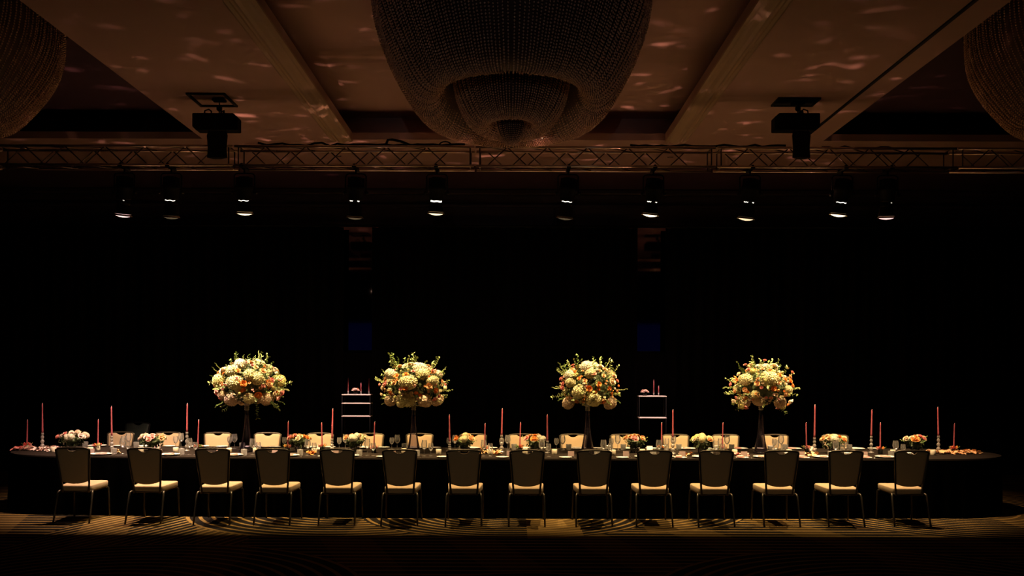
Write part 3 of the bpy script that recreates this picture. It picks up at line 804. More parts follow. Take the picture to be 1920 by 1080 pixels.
def hyd_mesh(seed):
    rr = random.Random(seed); mb = MB(); mb.ball((0, 0, 0), .70, 12, 8)
    N_ = 120; g = PI*(3-math.sqrt(5))
    lump = [Vector((rr.gauss(0, 1), rr.gauss(0, 1), rr.gauss(0, 1))).normalized() for _ in range(7)]
    for k in range(N_):
        z = 1-2*(k+.5)/N_; r = math.sqrt(1-z*z); n_ = Vector((math.cos(g*k)*r, math.sin(g*k)*r, z))
        if n_.z < -.75: continue
        ex = .78+.20*max(n_.dot(l) for l in lump)**2+rr.uniform(-.05, .05)
        t1 = n_.orthogonal().normalized(); t2 = n_.cross(t1); a0 = rr.uniform(0, PI)
        t1, t2 = t1*math.cos(a0)+t2*math.sin(a0), t2*math.cos(a0)-t1*math.sin(a0)
        c = n_*ex
        for q in range(4):
            d = t1*math.cos(q*PI/2)+t2*math.sin(q*PI/2); e = t1*math.cos(q*PI/2+PI/2)+t2*math.sin(q*PI/2+PI/2)
            s = .17*rr.uniform(.7, 1.3)
            mb.add([c, c+d*s+e*s*.62+n_*.09, c+d*s*1.6-n_*.03, c+d*s-e*s*.62+n_*.02], [(0, 1, 2, 3)], False)
    return mb.mesh('hydrangea_bloom')
def sprig_mesh(seed, pointed=False):
    rr = random.Random(seed); mb = MB()
    k = 9; pts = [(.07*math.sin(i*.5+seed), .05*math.cos(i*.6), i/k) for i in range(k+1)]
    mb.tube(pts, [.012*(1-.6*i/k) for i in range(k+1)], 5)
    for i in range(2, k+1):
        for s in (-1, 1):
            a = rr.uniform(0, 2*PI) if not pointed else (0 if s > 0 else PI)+rr.uniform(-.4, .4)
            base = Vector(pts[i]); d = Vector((math.cos(a+(0 if s > 0 else PI)), math.sin(a+(0 if s > 0 else PI)), rr.uniform(.3, .9))).normalized()
            l = rr.uniform(.12, .19)*(1.5 if pointed else 1); wd = l*(.18 if pointed else .36)
            e = d.cross(Vector((rr.uniform(-.4, .4), rr.uniform(-.4, .4), 1))).normalized(); nn = d.cross(e)*.25
            mb.add([base, base+d*l*.35+e*wd+nn*wd, base+d*l*.75+e*wd*.8+nn*wd, base+d*l, base+d*l*.75-e*wd*.8+nn*wd, base+d*l*.35-e*wd+nn*wd, base+d*l*.5],
                   [(0, 1, 6), (1, 2, 6), (2, 3, 6), (3, 4, 6), (4, 5, 6), (5, 0, 6)], False)
    return mb.mesh('leaf_sprig')
def berry_mesh(seed):
    rr = random.Random(seed); mb = MB()
    for k in range(9):
        p = Vector((rr.uniform(-.6, .6), rr.uniform(-.6, .6), rr.uniform(.2, .9))); mb.tube([(0, 0, -.3), p], .04, 4); mb.ball(p, .2, 7, 5)
    return mb.mesh('berry_cluster')
ROSE = [rose_mesh(i) for i in range(3)]; HYD = [hyd_mesh(i) for i in range(4)]
SPR = [sprig_mesh(i) for i in range(3)]+[sprig_mesh(i+5, True) for i in range(2)]; BER = [berry_mesh(i) for i in range(3)]
for grp, m0 in ((ROSE, 'rose_peach'), (HYD, 'hyd_cream'), (SPR, 'leafpale'), (BER, 'rose_peach')):
    for me in grp: me.materials.append(M[m0])
def outward(d): return Vector(d).normalized().to_track_quat('Z', 'Y').to_euler()
def leafball(rx, ry, rz, n, seed, ls=.07):
    rr = random.Random(seed); mb = MB(); mb.lathe([(max(1e-5, math.sin(PI*i/8))*.72, -math.cos(PI*i/8)*.72) for i in range(9)], 14)
    mb.v = [(x*rx, y*ry, z*rz) for x, y, z in mb.v]
    for _ in range(n):
        d = Vector((rr.gauss(0, 1), rr.gauss(0, 1), rr.gauss(0, 1))).normalized(); c = Vector((d.x*rx, d.y*ry, d.z*rz))*rr.uniform(.72, .98)
        t = (d.orthogonal().normalized()+d*rr.uniform(.1, .8)).normalized(); t = Matrix.Rotation(rr.uniform(0, 2*PI), 3, d) @ t
        e = t.cross(d).normalized(); l = ls*rr.uniform(.7, 1.3); w_ = l*.3
        mb.add([c, c+t*l*.5+e*w_, c+t*l, c+t*l*.5-e*w_], [(0, 1, 2, 3)], False)
    return mb

KIND = {'h': ('hydrangea', 'hyd_cream'), 'w': ('hydrangea', 'hyd_white'), 'g': ('hydrangea', 'hyd_green'), 'b': ('hydrangea', 'hyd_blush'),
        'o': ('rose', 'rose_orange'), 'p': ('rose', 'rose_peach'), 'k': ('rose', 'rose_pink'), 'c': ('rose', 'rose_cream')}
BALLS = [
 dict(u0=390, vx=463, c=(600, 530), r=(480, 355), lab='leftmost', fl="w530,250,85 h440,340,95 h490,510,108 h700,400,92 h800,450,105 g230,490,98 c290,345,58 b390,770,95 h680,745,88 b880,745,95 b270,690,70 o640,530,45 o815,690,50 o545,350,34 p310,540,35 p205,375,35 p870,350,45 p960,520,48 o1030,640,26 o640,615,26 o600,635,24 k150,660,55 k150,560,36 k715,270,30 k890,560,30 k325,600,26 k990,480,34 p690,235,45 p770,300,35 c560,810,40 k200,740,45 h540,610,50",
      sp="380,100 440,170 770,90 600,140 700,160 950,310 1080,430 1020,390 1140,620 60,430 50,530 250,270 330,200 1010,900 160,860 760,1030 240,930"),
 dict(u0=700, vx=776, c=(590, 560), r=(470, 320), lab='second', fl="w270,400,80 h540,510,115 w700,310,88 h740,390,90 h880,490,85 h520,760,118 b250,780,92 h410,830,65 b770,775,100 w640,260,45 o510,405,38 o290,655,40 o925,625,38 o850,445,30 o380,420,35 k610,355,28 o510,595,36 o660,660,26 o715,690,24 p345,515,44 c160,590,42 p840,565,46 k200,540,38 k100,550,28 k870,350,30 k1045,545,28 k900,750,36 p1010,500,30 p400,290,45 p330,290,30 p540,260,30 k960,710,32 c130,690,32 k1000,730,25",
      sp="280,100 240,230 240,120 350,170 590,100 590,170 440,180 500,200 870,230 1000,380 1100,490 120,420 140,740 1060,640 1040,740"),
 dict(u0=1030, vx=1102, c=(580, 560), r=(440, 330), lab='third', fl="w520,290,85 h570,390,75 w290,420,80 h290,520,75 h405,645,98 h620,765,102 b270,820,92 b870,800,82 p310,345,42 o350,365,30 o405,460,26 p485,490,30 k585,390,28 k625,390,26 o545,600,40 o680,540,34 p755,420,30 o835,600,32 p780,330,36 p700,350,30 k165,465,32 k190,530,32 k190,585,36 k490,550,24 o630,650,28 o680,605,24 o755,790,42 p960,640,30 k960,490,28 p310,740,30 o875,670,26 c880,500,50 c720,290,45 c910,420,45 k340,270,30",
      sp="390,130 340,200 140,250 200,280 200,360 640,160 610,220 730,170 900,220 820,240 920,330 1000,700 1000,800 50,740 130,700 980,520 440,210 540,220"),
 dict(u0=1350, vx=1427, c=(610, 560), r=(430, 320), lab='rightmost', fl="h310,470,88 h630,460,122 h440,690,62 b500,780,80 b850,810,92 w610,290,52 h920,610,62 c1000,790,50 p445,530,38 o670,600,38 p545,325,30 o640,345,28 o780,410,32 p750,520,32 o860,470,32 o950,490,40 o1000,560,36 p200,640,38 p300,620,36 o330,650,26 k235,740,38 p315,740,42 k145,545,32 k370,330,30 k350,265,28 k635,200,28 k1030,370,30 c955,310,28 k580,725,20 k640,730,20 p870,680,40 o970,830,34 k360,870,46 p985,430,30 c740,280,55 g420,350,40 c250,400,30 g300,860,50",
      sp="260,240 290,330 450,220 480,250 550,190 780,200 830,300 960,300 160,460 180,830 1100,600 1050,400 930,960 820,240 1090,700 700,230"),
]
YB = YC
for bi, B in enumerate(BALLS):
    D = YC+sh(X_at(B['vx'], YC)); s_px = F/D
    vx_, vz = X_at(B['vx'], D), TH
    cpx = B['u0']+B['c'][0]/7.7125; cpy = 650+B['c'][1]/7.7125
    cx_, cz_ = X_at(cpx, D), Z_at(cpy, D, cpx)
    rx, rz = B['r'][0]/7.7125/s_px, B['r'][1]/7.7125/s_px; ry = rx*.95
    # vase
    va = empty('trumpet_vase', (vx_, D, TH), 0, 'tall clear trumpet vase on the table carrying the %s tall flower ball' % B['lab'] +(' from the left' if B['lab'] in ('second', 'third') else ''), 'vase', 'tall trumpet vases')
    ht = cz_-rz*.92-TH
    MB().shell([(.105, .0), (.108, .006), (.085, .06), (.065, .15), (.048, .26), (.036, .38), (.029, ht-.10), (.027, ht-.06)], 28).build('vase_body', M['vase'], va)
    MB().shell([(.027, ht-.06), (.034, ht-.05), (.027, ht-.04), (.027, ht-.035), (.035, ht-.022), (.027, ht-.012), (.034, ht+.01), (.05, ht+.035)], 28).build('vase_collar', M['crystal'], va)
    MB().lathe([(.105, 0), (.11, .004), (.08, .01), (.001, .012)], 28).build('vase_foot', M['vase'], va)
    ar = empty('flower_arrangement', (vx_, D, TH+ht), 0, 'tall round arrangement of cream hydrangeas and orange roses, %s' % (B['lab'] if B['lab'] in ('leftmost', 'rightmost') else B['lab']+' from the left'), 'flower arrangement', 'tall flower balls')
    off = Vector((cx_-vx_, 0, cz_-TH-ht))
    lb = leafball(rx*.84, ry*.84, rz*.84, 900, bi, .05)
    lb.v = [(v[0]+off.x, v[1]+off.y, v[2]+off.z) for v in lb.v]
    lb.build('greenery', M['dark_leaf'], ar)
    MB().tube([(0, 0, -.12), (0, 0, .06), tuple(off*.5)], .02, 8).build('flower_stems', M['stem'], ar)
    def put(kind, u, v, r, back=False):
        nm, mt_ = KIND[kind]
        x = (B['u0']+u/7.7125-cpx)/s_px; z = (cpy-(650+v/7.7125))/s_px; r_ = r/7.7125/s_px
        k = (x/(rx))**2+(z/(rz))**2
        y = -ry*math.sqrt(max(0.0, 1-min(k, .985)))*(.9 if nm == 'rose' else .78)
        if nm == 'hydrangea' and k < .9: pass
        if back: x, y = -x, -y
        dn = Vector((x/rx**2, y/ry**2, z/rz**2+.3))
        me = R.choice(HYD if nm == 'hydrangea' else ROSE)
        sc_ = r_*(1.08 if nm == 'hydrangea' else 1.12)
        o = obj(nm, me, M[mt_], ar, (x+off.x, y, z+off.z), outward(dn), (sc_*R.uniform(.92, 1.1), sc_*R.uniform(.85, 1.0), sc_*(R.uniform(.75, .95) if nm == 'hydrangea' else 1)))
    for t in B['fl'].split():
        u, v, r = map(float, t[1:].split(',')); put(t[0], u, v, r)
        if r > 38: put(t[0], u, v, r*1.05, True)
    for si, t in enumerate(B['sp'].split()):
        u, v = map(float, t.split(','))
        tx_ = (B['u0']+u/7.7125-cpx)/s_px; tz_ = (cpy-(650+v/7.7125))/s_px
        for back in (False, True):
            if back and si % 2: continue
            yy = R.uniform(-.12, .05); tip = Vector((tx_, yy, tz_))
            if back: tip = Vector((-tx_, R.uniform(.1, .25), tz_*.9))
            dirv = (tip.normalized()+Vector((0, 0, .35 if tz_ > 0 else -.1))).normalized()
            L_ = .24; base = tip-dirv*L_
            low = tz_ < -rz*.9
            o = obj('leaf_sprig', SPR[(si+bi) % 5], M['leaf'] if (si % 3 == 0 or low) else M['leafpale'], ar, base+off, outward(dirv), (L_*1.0, L_*1.0, L_))
    # small filler blooms between the big heads
    for k in range(80):
        a = R.uniform(0, 2*PI); el = math.asin(R.uniform(-.75, .98)); d = Vector((math.cos(a)*math.cos(el), math.sin(a)*math.cos(el), math.sin(el)))
        p = Vector((d.x*rx, d.y*ry, d.z*rz))*R.uniform(.88, .98); r_ = R.uniform(.014, .026)
        hy = k % 3 == 0
        obj('hydrangea' if hy else 'rose', R.choice(HYD if hy else ROSE), M[R.choice(['hyd_cream', 'hyd_green', 'hyd_white']) if hy else R.choice(['rose_peach', 'rose_peach', 'rose_cream', 'rose_orange', 'rose_pink', 'rose_blush'])],
            ar, p+off, outward(d+Vector((0, 0, .25))), (r_, r_, r_*1.2))
    # filler sprays across the face
    for k in range(44):
        a = R.uniform(0, 2*PI); el = math.asin(R.uniform(-.8, .98)); d = Vector((math.cos(a)*math.cos(el), math.sin(a)*math.cos(el), math.sin(el)))
        p = Vector((d.x*rx, d.y*ry, d.z*rz))*.88
        if k % 2: obj('berry_cluster', R.choice(BER), M[R.choice(['rose_peach', 'rose_orange', 'hyd_cream', 'rose_pink'])], ar, p+off, outward(d), (.03, .03, .05))
        else: obj('leaf_sprig', R.choice(SPR), M['leafpale'], ar, p+off, outward((d+Vector((0, 0, .3)))), (.13, .13, .15))

# ------------------------------------------------------------------ low arrangements
LOW = [(135, 808, 54, 'cream blush', 'c b w c k w'), (286, 812, 50, 'cream and peach', 'c p b c k p'), (562, 812, 46, 'orange and pink', 'p o k c o p'), (667, 811, 46, 'pink and cream', 'k p w c o h'),
       (871, 812, 40, 'orange', 'o h p o p o'), (1003, 813, 42, 'orange and cream', 'o w c p p k'), (1190, 812, 42, 'apricot', 'p p o c p k'), (1317, 814, 38, 'yellow-cream', 'h w g c h p'),
       (1563, 814, 52, 'golden cream', 'h c p w o h'), (1716, 814, 42, 'orange and red', 'p c o k h o')]
for i, (px, ptop, wpx, cl, ks) in enumerate(LOW):
    v = R.uniform(-.06, .10); x = tabX(px, v); P = tp(x, v); D = P.y; s_px = F/D
    wr = wpx/2/s_px*(1.08 if i < 2 else 1); zt = Z_at(ptop, D, px)-TH
    bw = MB().shell([(.045, .002), (.055, .02), (.062, .05), (.058, .085), (.05, .10)], 20).lathe([(.045, .0), (.05, .004), (.001, .006)], 20).build('glass_bowl', M['vase'], None, P)
    tag(bw, 'small clear glass bowl under the %s low flower arrangement from the left' % ORD[i], 'bowl', 'glass bowls under low flowers')
    ar = empty('low_flower_arrangement', P+Vector((0, 0, .07)), 0, 'low table arrangement of %s flowers, %s from the left' % (cl, ORD[i]), 'flower arrangement', 'low flower arrangements')
    hc = (zt-.07)*.45
    lb = leafball(wr*.74, wr*.68, .07, 110, 40+i, .05); lb.v = [(a, b, c+hc*.7) for a, b, c in lb.v]; lb.build('greenery', M['dark_leaf'], ar)
    MB().tube([(0, 0, -.055), (0, 0, .02)], .03, 8).build('flower_stems', M['stem'], ar)
    ks = ks.split()
    for k in range(15):
        a = 2*PI*k/15*2.4+i; rr_ = (.0 if k == 0 else .45 if k < 5 else .85)*wr
        ex = math.cos(a)*rr_; ey = math.sin(a)*rr_*.85; ez = hc+(zt-.07-hc-.03)*math.sqrt(max(0, 1-(rr_/wr)**2))*1.0+R.uniform(-.012, .012)
        kk = ks[k % len(ks)]; nm, mt_ = KIND[kk]; r_ = R.uniform(.032, .042)*(1.2 if nm == 'hydrangea' else 1)
        obj(nm, R.choice(HYD if nm == 'hydrangea' else ROSE), M['rose_blush' if (mt_ == 'rose_cream' and i < 2) else mt_], ar, (ex, ey, ez), outward((ex, ey-.02, .12)), (r_, r_, r_))
    for k in range(7):
        a = R.uniform(0, 2*PI); d = Vector((math.cos(a), math.sin(a), R.uniform(.2, 1.3))).normalized()
        obj('leaf_sprig', R.choice(SPR), M['leafpale' if k % 2 else 'leaf'], ar, (d.x*wr*.5, d.y*wr*.5, hc*.8), outward(d), (.1, .1, R.uniform(.09, .14)))
        if k % 2: obj('berry_cluster', R.choice(BER), M[KIND[ks[k % len(ks)]][1]], ar, (d.x*wr*.9, d.y*wr*.9, hc+.02), outward(d), (.02, .02, .03))

# ------------------------------------------------------------------ candles
CAND = [(51, 786, 's'), (80, 755, 't'), (184, 785, 's'), (210, 761, 't'), (351, 755, 't'), (371.5, 786, 's'), (540, 789, 's'), (604.5, 791, 's'), (623, 765, 't'), (701.5, 790, 's'),
        (843.5, 777, 't'), (909, 793, 's'), (941, 765, 't'), (975, 791, 's'), (1027, 776, 't'), (1241, 791, 's'), (1262, 767, 't'), (1355, 791, 's'), (1512.5, 791, 's'), (1527.5, 758, 't'),
        (1634, 767, 't'), (1651, 791, 's'), (1760, 762, 't'), (1789, 793, 's')]
def candlestick(h):
    root = bpy.data.objects.new('crystal_candlestick', None); COL.objects.link(root)
    MB().lathe([(.036, 0), (.04, .004), (.038, .012), (.018, .022), (.012, .03)], 16).build('foot', M['crystal'], root)
    mb = MB(); n = 3; st = (h-.06)/n
    for k in range(n):
        z0 = .03+k*st; r = .030-.004*k
        mb.lathe([(.010, z0), (r*.75, z0+st*.2), (r, z0+st*.5), (r*.72, z0+st*.82), (.010, z0+st)], 8)
    mb.build('crystal_balls', M['crystal'], root)
    MB().lathe([(.010, h-.03), (.02, h-.022), (.016, h-.01), (.019, h)], 12).build('candle_cup', M['crystal'], root)
    return root
it = is_ = 0
for i, (px, ptop, k) in enumerate(CAND):
    v = R.uniform(-.12, .12); v = max(-.2, min(.2, v))
    if px < 100 or px > 1750: v = 0.0
    x = tabX(px, v); P = tp(x, v); ztop = Z_at(ptop+1, P.y, px)
    lean = R.uniform(-.012, .012)
    if k == 't':
        hh = {80: .235, 210: .21, 351: .26, 623: .18, 843.5: .15, 941: .235, 1027: .17, 1262: .22, 1527.5: .22, 1634: .23, 1760: .24}[px]
        r = candlestick(hh); r.location = P; tag(r, 'faceted crystal candlestick on the table, %s of the tall ones from the left' % ORD[it], 'candlestick', 'crystal candlesticks')
        lab = 'tall dusty-pink taper candle in a crystal candlestick, %s tall one from the left' % ORD[it]; it += 1
        zb = TH+hh-.012; r0, r1 = .0125, .008
    else:
        hh = .075
        r = bpy.data.objects.new('candle_holder', None); COL.objects.link(r); r.location = P
        MB().lathe([(.028, 0), (.032, .01), (.030, .055), (.024, .07), (.014, .072)], 14).build('holder_cup', M['black' if i not in (0, 2) else 'frost'], r)
        for q in range(7):
            a = 2*PI*q/7+R.random(); c_ = R.choice(['rose_red', 'rose_pink', 'rose_red', 'rose_orange', 'leaf'])
            if i in (2,): c_ = R.choice(['rose_orange', 'hyd_green', 'rose_red'])
            obj('berry_sprig', R.choice(BER), M[c_], r, (math.cos(a)*.026, math.sin(a)*.026, .066), outward((math.cos(a), math.sin(a), .9)), (.026, .026, .04))
        for q in range(4):
            a = 2*PI*q/4+R.random(); obj('leaf_sprig', SPR[q], M['leaf'], r, (math.cos(a)*.02, math.sin(a)*.02, .06), outward((math.cos(a), math.sin(a), .7)), (.06, .06, .06))
        tag(r, 'small dark candle holder ringed with red berries, %s of its kind from the left' % ORD[is_], 'candle holder', 'berry-ringed candle holders')
        lab = 'short dusty-pink taper candle in a berry-ringed holder, %s short one from the left' % ORD[is_]; is_ += 1
        zb = TH+hh-.015; r0, r1 = .0105, .007
    L_ = ztop-.012-zb
    cd = empty('taper_candle', (P.x, P.y, zb), 0, lab, 'candle', 'pink taper candles')
    n = 8; MB().tube([(lean*q/n, 0, L_*q/n) for q in range(n+1)]+[(lean, 0, L_+.006)], [r0+(r1-r0)*q/n for q in range(n+1)]+[.003], 10).build('wax', M['candle'], cd)
    MB().tube([(lean, 0, L_), (lean+.001, 0, L_+.008), (lean+.004, 0, L_+.016)], .0022, 5).build('wick', M['wick'], cd)

# ------------------------------------------------------------------ tableware
def share(mb, name): return mb.mesh(name)
plate_me = share(MB().lathe([(.001, .004), (.07, .003), (.08, .0), (.083, .001), (.10, .010), (.135, .019), (.1365, .021), (.133, .022), (.10, .014), (.085, .006), (.001, .006)], 36), 'dinner_plate')
side_me = share(MB().lathe([(.001, .003), (.045, .002), (.05, .0), (.06, .006), (.083, .013), (.084, .015), (.08, .015), (.058, .008), (.001, .005)], 28), 'side_plate')
gl_me = share(MB().shell([(.001, .004), (.012, .005), (.034, .0015), (.035, .0), (.001, .0005)], 18).shell([(.004, .004), (.0035, .03), (.0035, .085), (.006, .092)], 8).shell([(.001, .088), (.014, .092), (.030, .108), (.040, .135), (.041, .155), (.036, .19), (.032, .215)], 18), 'wine_glass')
gs_me = share(MB().shell([(.001, .004), (.012, .005), (.03, .0015), (.031, .0), (.001, .0005)], 18).shell([(.004, .004), (.0035, .03), (.0035, .065), (.006, .07)], 8).shell([(.001, .066), (.012, .07), (.025, .085), (.032, .11), (.032, .13), (.027, .165)], 18), 'water_glass')
tum_me = share(MB().lathe([(.001, .004), (.030, .0), (.034, .008), (.036, .07), (.034, .072), (.031, .012), (.001, .010)], 18), 'votive')
cup_me = share(MB().shell([(.02, .008), (.034, .02), (.040, .05), (.041, .058), (.038, .056), (.033, .02), (.001, .014)], 18).tube([(.038, 0, .05), (.056, 0, .046), (.056, 0, .028), (.036, 0, .024)], .004, 6), 'cup')
fork = MB().tube([(0, -.10, .004), (0, 0, .004), (0, .04, .006)], [.004, .0028, .004], 6)
for q in (-1, 0, 1): fork.tube([(q*.006, .04, .006), (q*.007, .09, .009)], .0018, 5)
fork_me = share(fork, 'fork')
knife_me = share(MB().box(0, .05, .004, .014, .11, .003).box(0, -.06, .005, .012, .10, .008, bev=.003), 'knife')
def nap_mesh():
    mb = MB(); 
    for k in range(3): mb.box(0, 0, .004+k*.006, .085-.006*k, .16-.012*k, .006, bev=.002)
    return mb.mesh('napkin')
nap_me = nap_mesh()
card_me = share(MB().box(0, 0, .032, .08, .002, .064, rot=None).box(0, .02, .03, .08, .002, .064, rot=Matrix.Rotation(.5, 3, 'X')), 'card')
def put_on(me, name, m, x, v, label, cat, group, rz=0, dz=0, sc_=1):
    P = tp(x, v, TH+dz); o = obj(name, me, m, None, P, (0, 0, rz), (sc_, sc_, sc_)); tag(o, label, cat, group); return o
for side, xs in (('near', near_x), ('far', far_x)):
    sg = -1 if side == 'near' else 1
    for i, xc in enumerate(xs):
        D = YC+sg*HD
        # chair line -> table line keeps x
        where = '%s place from the left, %s side' % (ORD[i], side)
        e = sg*HD; flip = 0 if side == 'near' else PI
        L_ = -1 if side == 'near' else 1    # sitter's left
        x = xc
        put_on(plate_me, 'dinner_plate', M['china'], x, e-sg*.17, 'white dinner plate at the '+where, 'plate', 'dinner plates', 0)
        pinkish = (i in (0, 1, 2, 3) or i >= 10) if side == 'near' else (i in (0, 2, 11, 12, 13))
        put_on(nap_me, 'napkin', M['napkin_pink' if pinkish else 'napkin_white'], x+R.uniform(-.01, .01), e-sg*.17, '%s folded napkin on the plate at the %s' % ('pink' if pinkish else 'white', where), 'napkin', 'folded napkins', R.uniform(-.3, .3), .010)
        sx = x+L_*.30
        put_on(side_me, 'side_plate', M['china'], sx, e-sg*.10, 'small white side plate at the '+where, 'plate', 'side plates')
        if side == 'near' and pinkish:
            put_on(nap_me, 'napkin', M['napkin_pink'], sx-.02, e-sg*.10, 'pink napkin laid over the side plate at the '+where, 'napkin', 'napkins on side plates', R.uniform(-.6, .6), .016, .95)
        put_on(fork_me, 'fork', M['steel'], x+L_*.185, e-sg*.17, 'silver fork at the '+where, 'fork', 'forks', flip+R.uniform(-.03, .03))
        put_on(knife_me, 'knife', M['steel'], x-L_*.185, e-sg*.17, 'silver knife at the '+where, 'knife', 'knives', flip+R.uniform(-.03, .03))
        gx = x-L_*.21
        put_on(gl_me, 'wine_glass', M['glass'], gx, e-sg*(.34+R.uniform(-.02, .02)), 'large clear wine glass at the '+where, 'glass', 'wine glasses', sc_=R.uniform(.95, 1.0))
        put_on(gs_me, 'water_glass', M['glass'], gx-L_*.085, e-sg*(.31+R.uniform(-.02, .02)), 'smaller clear stemmed glass at the '+where, 'glass', 'small stemmed glasses')
        put_on(tum_me, 'tumbler', M['glass'], gx+L_*.09, e-sg*(.27+R.uniform(-.02, .02)), 'short clear tumbler at the '+where, 'glass', 'short tumblers', 0, 0, 1.1)
        if side == 'near' or i % 3 == 1:
            put_on(card_me, 'menu_card', M['card'], x+L_*.22+R.uniform(-.02, .02), e-sg*.36, 'folded blush card standing behind the plate at the '+where, 'card', 'place cards', flip+R.uniform(-.3, .3))
        if side == 'near' and i >= 9 or side == 'far' and i >= 10:
            cx = x-L_*.33; put_on(side_me, 'saucer', M['china'], cx, e-sg*.24, 'white saucer at the '+where, 'saucer', 'saucers', 0, 0, .85)
            put_on(cup_me, 'coffee_cup', M['china'], cx, e-sg*.24, 'white coffee cup on a saucer at the '+where, 'cup', 'coffee cups', R.uniform(-1, 1), .003)
# votives along the middle
VOT = [100, 170, 330, 480, 590, 758, 823, 920, 985, 1040, 1150, 1205, 1330, 1378, 1480, 1600, 1675, 1750, 265, 430]
VOT.sort()
for i, px in enumerate(VOT):
    v = R.uniform(-.32, -.2); put_on(tum_me, 'votive_glass', M['frost'], tabX(px, v), v, 'small frosted votive glass on the table, %s from the left' % ORD[i], 'votive', 'frosted votive glasses')
# loose petals
def petals(name, x0, x1, v0, v1, n, m, label, seed):
    rr = random.Random(seed); mb = MB()
    cx, cv = (x0+x1)/2, (v0+v1)/2; C = tp(cx, cv)
    for _ in range(n):
        x = rr.uniform(x0, x1); v = rr.uniform(v0, v1); P = tp(x, v)-C; z = rr.uniform(.004, .04); a = rr.uniform(0, 2*PI); r = rr.uniform(.022, .036); t = rr.uniform(-.7, .7)
        d = Vector((math.cos(a), math.sin(a), t)); e = Vector((-math.sin(a), math.cos(a), rr.uniform(-.4, .4)))
        c = Vector((P.x, P.y, z))
        mb.add([c-d*r, c-d*r*.3-e*r*.8+Vector((0,0,.01)), c+d*r*.7-e*r*.6+Vector((0,0,.006)), c+d*r, c+d*r*.7+e*r*.6+Vector((0,0,.006)), c-d*r*.3+e*r*.8+Vector((0,0,.01)), c-Vector((0,0,.004))],
               [(0,1,6),(1,2,6),(2,3,6),(3,4,6),(4,5,6),(5,0,6)])
    mb.v = [(a, b, max(c, .002)) for a, b, c in mb.v]
    o = mb.build(name, m, None, C); tag(o, label, 'petals', 'loose petals on the table', 'stuff')
petals('rose_petals', tabX(48, 0), tabX(128, 0), -.2, .12, 170, M['rose_blush'], 'pale pink petals strewn at the left end of the table', 1)
petals('rose_petals', tabX(22, -.1), tabX(46, -.1), -.17, .1, 36, M['rose_pink'], 'deeper pink petals mixed in at the far left tip of the table', 2)
petals('rose_petals', tabX(1740, 0), tabX(1838, 0), -.17, .12, 130, M['rose_peach'], 'orange petals strewn at the right end of the table', 3)
petals('rose_petals', tabX(900, -.2), tabX(940, -.2), -.3, -.12, 34, M['rose_peach'], 'orange petals beside the central crystal candlestick', 4)
petals('rose_petals', tabX(218, -.2), tabX(236, -.2), -.42, -.3, 18, M['rose_peach'], 'orange petals beside the second near-side chair', 5)
petals('rose_petals', tabX(584, -.2), tabX(598, -.2), -.42, -.3, 16, M['rose_orange'], 'orange petals beside the fifth near-side chair', 6)
petals('rose_petals', tabX(1275, -.3), tabX(1300, -.3), -.42, -.3, 16, M['rose_peach'], 'peach petals left of the eleventh near-side chair', 7)
petals('rose_petals', tabX(1378, -.3), tabX(1400, -.3), -.42, -.3, 16, M['rose_pink'], 'pink petals right of the eleventh near-side chair', 8)
petals('rose_petals', tabX(1500, -.3), tabX(1530, -.3), -.42, -.2, 26, M['rose_peach'], 'peach petals right of the twelfth near-side chair', 9)

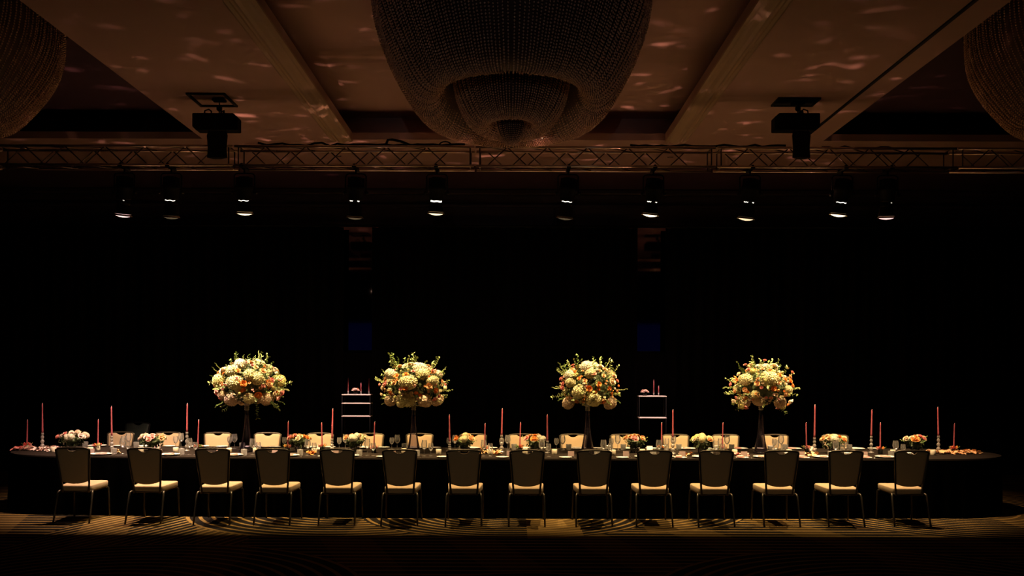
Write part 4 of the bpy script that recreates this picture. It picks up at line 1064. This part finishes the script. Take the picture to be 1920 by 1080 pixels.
# ------------------------------------------------------------------ shelves in the gaps
def shelf_unit(g, side, shelves, cands, fl):
    D = 15.9; x0, x1 = X_at(g[0], D), X_at(g[1], D); cx = (x0+x1)/2
    root = empty('display_shelf', (cx, D, 0), 0, 'narrow dark shelf unit with pale shelf edges in the %s gap between the drapes' % side, 'shelf unit', 'shelf units in front of the back wall')
    sm = mat('pale_shelf', (.85, .75, .7), .4)
    for py in shelves:
        MB().box(0, 0, Z_at(py, D)-.009, x1-x0, .26, .018, bev=.003).build('shelf', sm, root)
    for sx in (-1, 1):
        for sy in (-1, 1): MB().box(sx*((x1-x0)/2-.01), sy*.12, Z_at(shelves[0], D)/2-.01, .016, .016, Z_at(shelves[0], D)-.02).build('post', M['black'], root)
    zt = Z_at(shelves[0], D)
    for k, (px, top) in enumerate(cands):
        x = X_at(px, D); h = Z_at(top, D)-zt
        hd = MB().lathe([(.02, 0), (.022, .004), (.008, .012), (.012, .03), (.014, .05), (.006, .05)], 12).build('candle_holder', M['crystal'], None, (x, D, zt)); tag(hd, 'tiny crystal candle holder on the %s wall shelf, %s from the left' % (side, ORD[k]), 'candle holder')
        c = empty('taper_candle', (x, D, zt+.048), 0, 'thin pink candle on the %s wall shelf, %s from the left' % (side, ORD[k]), 'candle', 'pink candles on the wall shelves')
        MB().tube([(0, 0, 0), (0, 0, h-.06)], [.011, .008], 8).build('wax', M['candle'], c); MB().tube([(0, 0, h-.06), (.002, 0, h-.048)], .002, 5).build('wick', M['wick'], c)
    P = Vector((X_at(fl, D), D-.02, zt)); a = empty('low_flower_arrangement', P, 0, 'small round posy of pale flowers on the %s wall shelf' % side, 'flower arrangement', 'posies on the wall shelves')
    MB().lathe([(.03, 0), (.04, .02), (.035, .04)], 12).build('posy_bowl', M['black'], a)
    for k in range(9):
        an = 2.4*k; rr_ = .0 if k == 0 else .045; obj('rose', ROSE[k % 3], M['rose_blush' if k % 3 else 'rose_peach'], a, (math.cos(an)*rr_*1.1, math.sin(an)*rr_, .07+(.02 if k < 4 else 0)), outward((math.cos(an)*rr_, math.sin(an)*rr_, .08)), (.03, .03, .03))
    # ceiling light added to make the shelf and its candles visible
    dl = empty('added_shelf_light', (cx, D-1.8, HC), 0, 'small added ceiling light put in above the %s wall shelf' % side, 'added light', 'added lights over the wall shelves')
    MB().shell([(.05, -.004), (.04, -.004), (.036, .0), (.034, .0)], 20).build('trim_ring', M['black'], dl)
    s = spot('added_shelf_lamp', (cx, D-1.8, HC-.03), (cx, D-.1, 1.25), 1900, (1, .62, .52), 8.5, .4, .02)
shelf_unit((643, 697), 'left', (740, 756, 780), ((653, 709), (677, 718), (692, 710)), 667)
shelf_unit((1196, 1248), 'right', (741, 781), ((1226, 710), (1235, 722)), 1209)
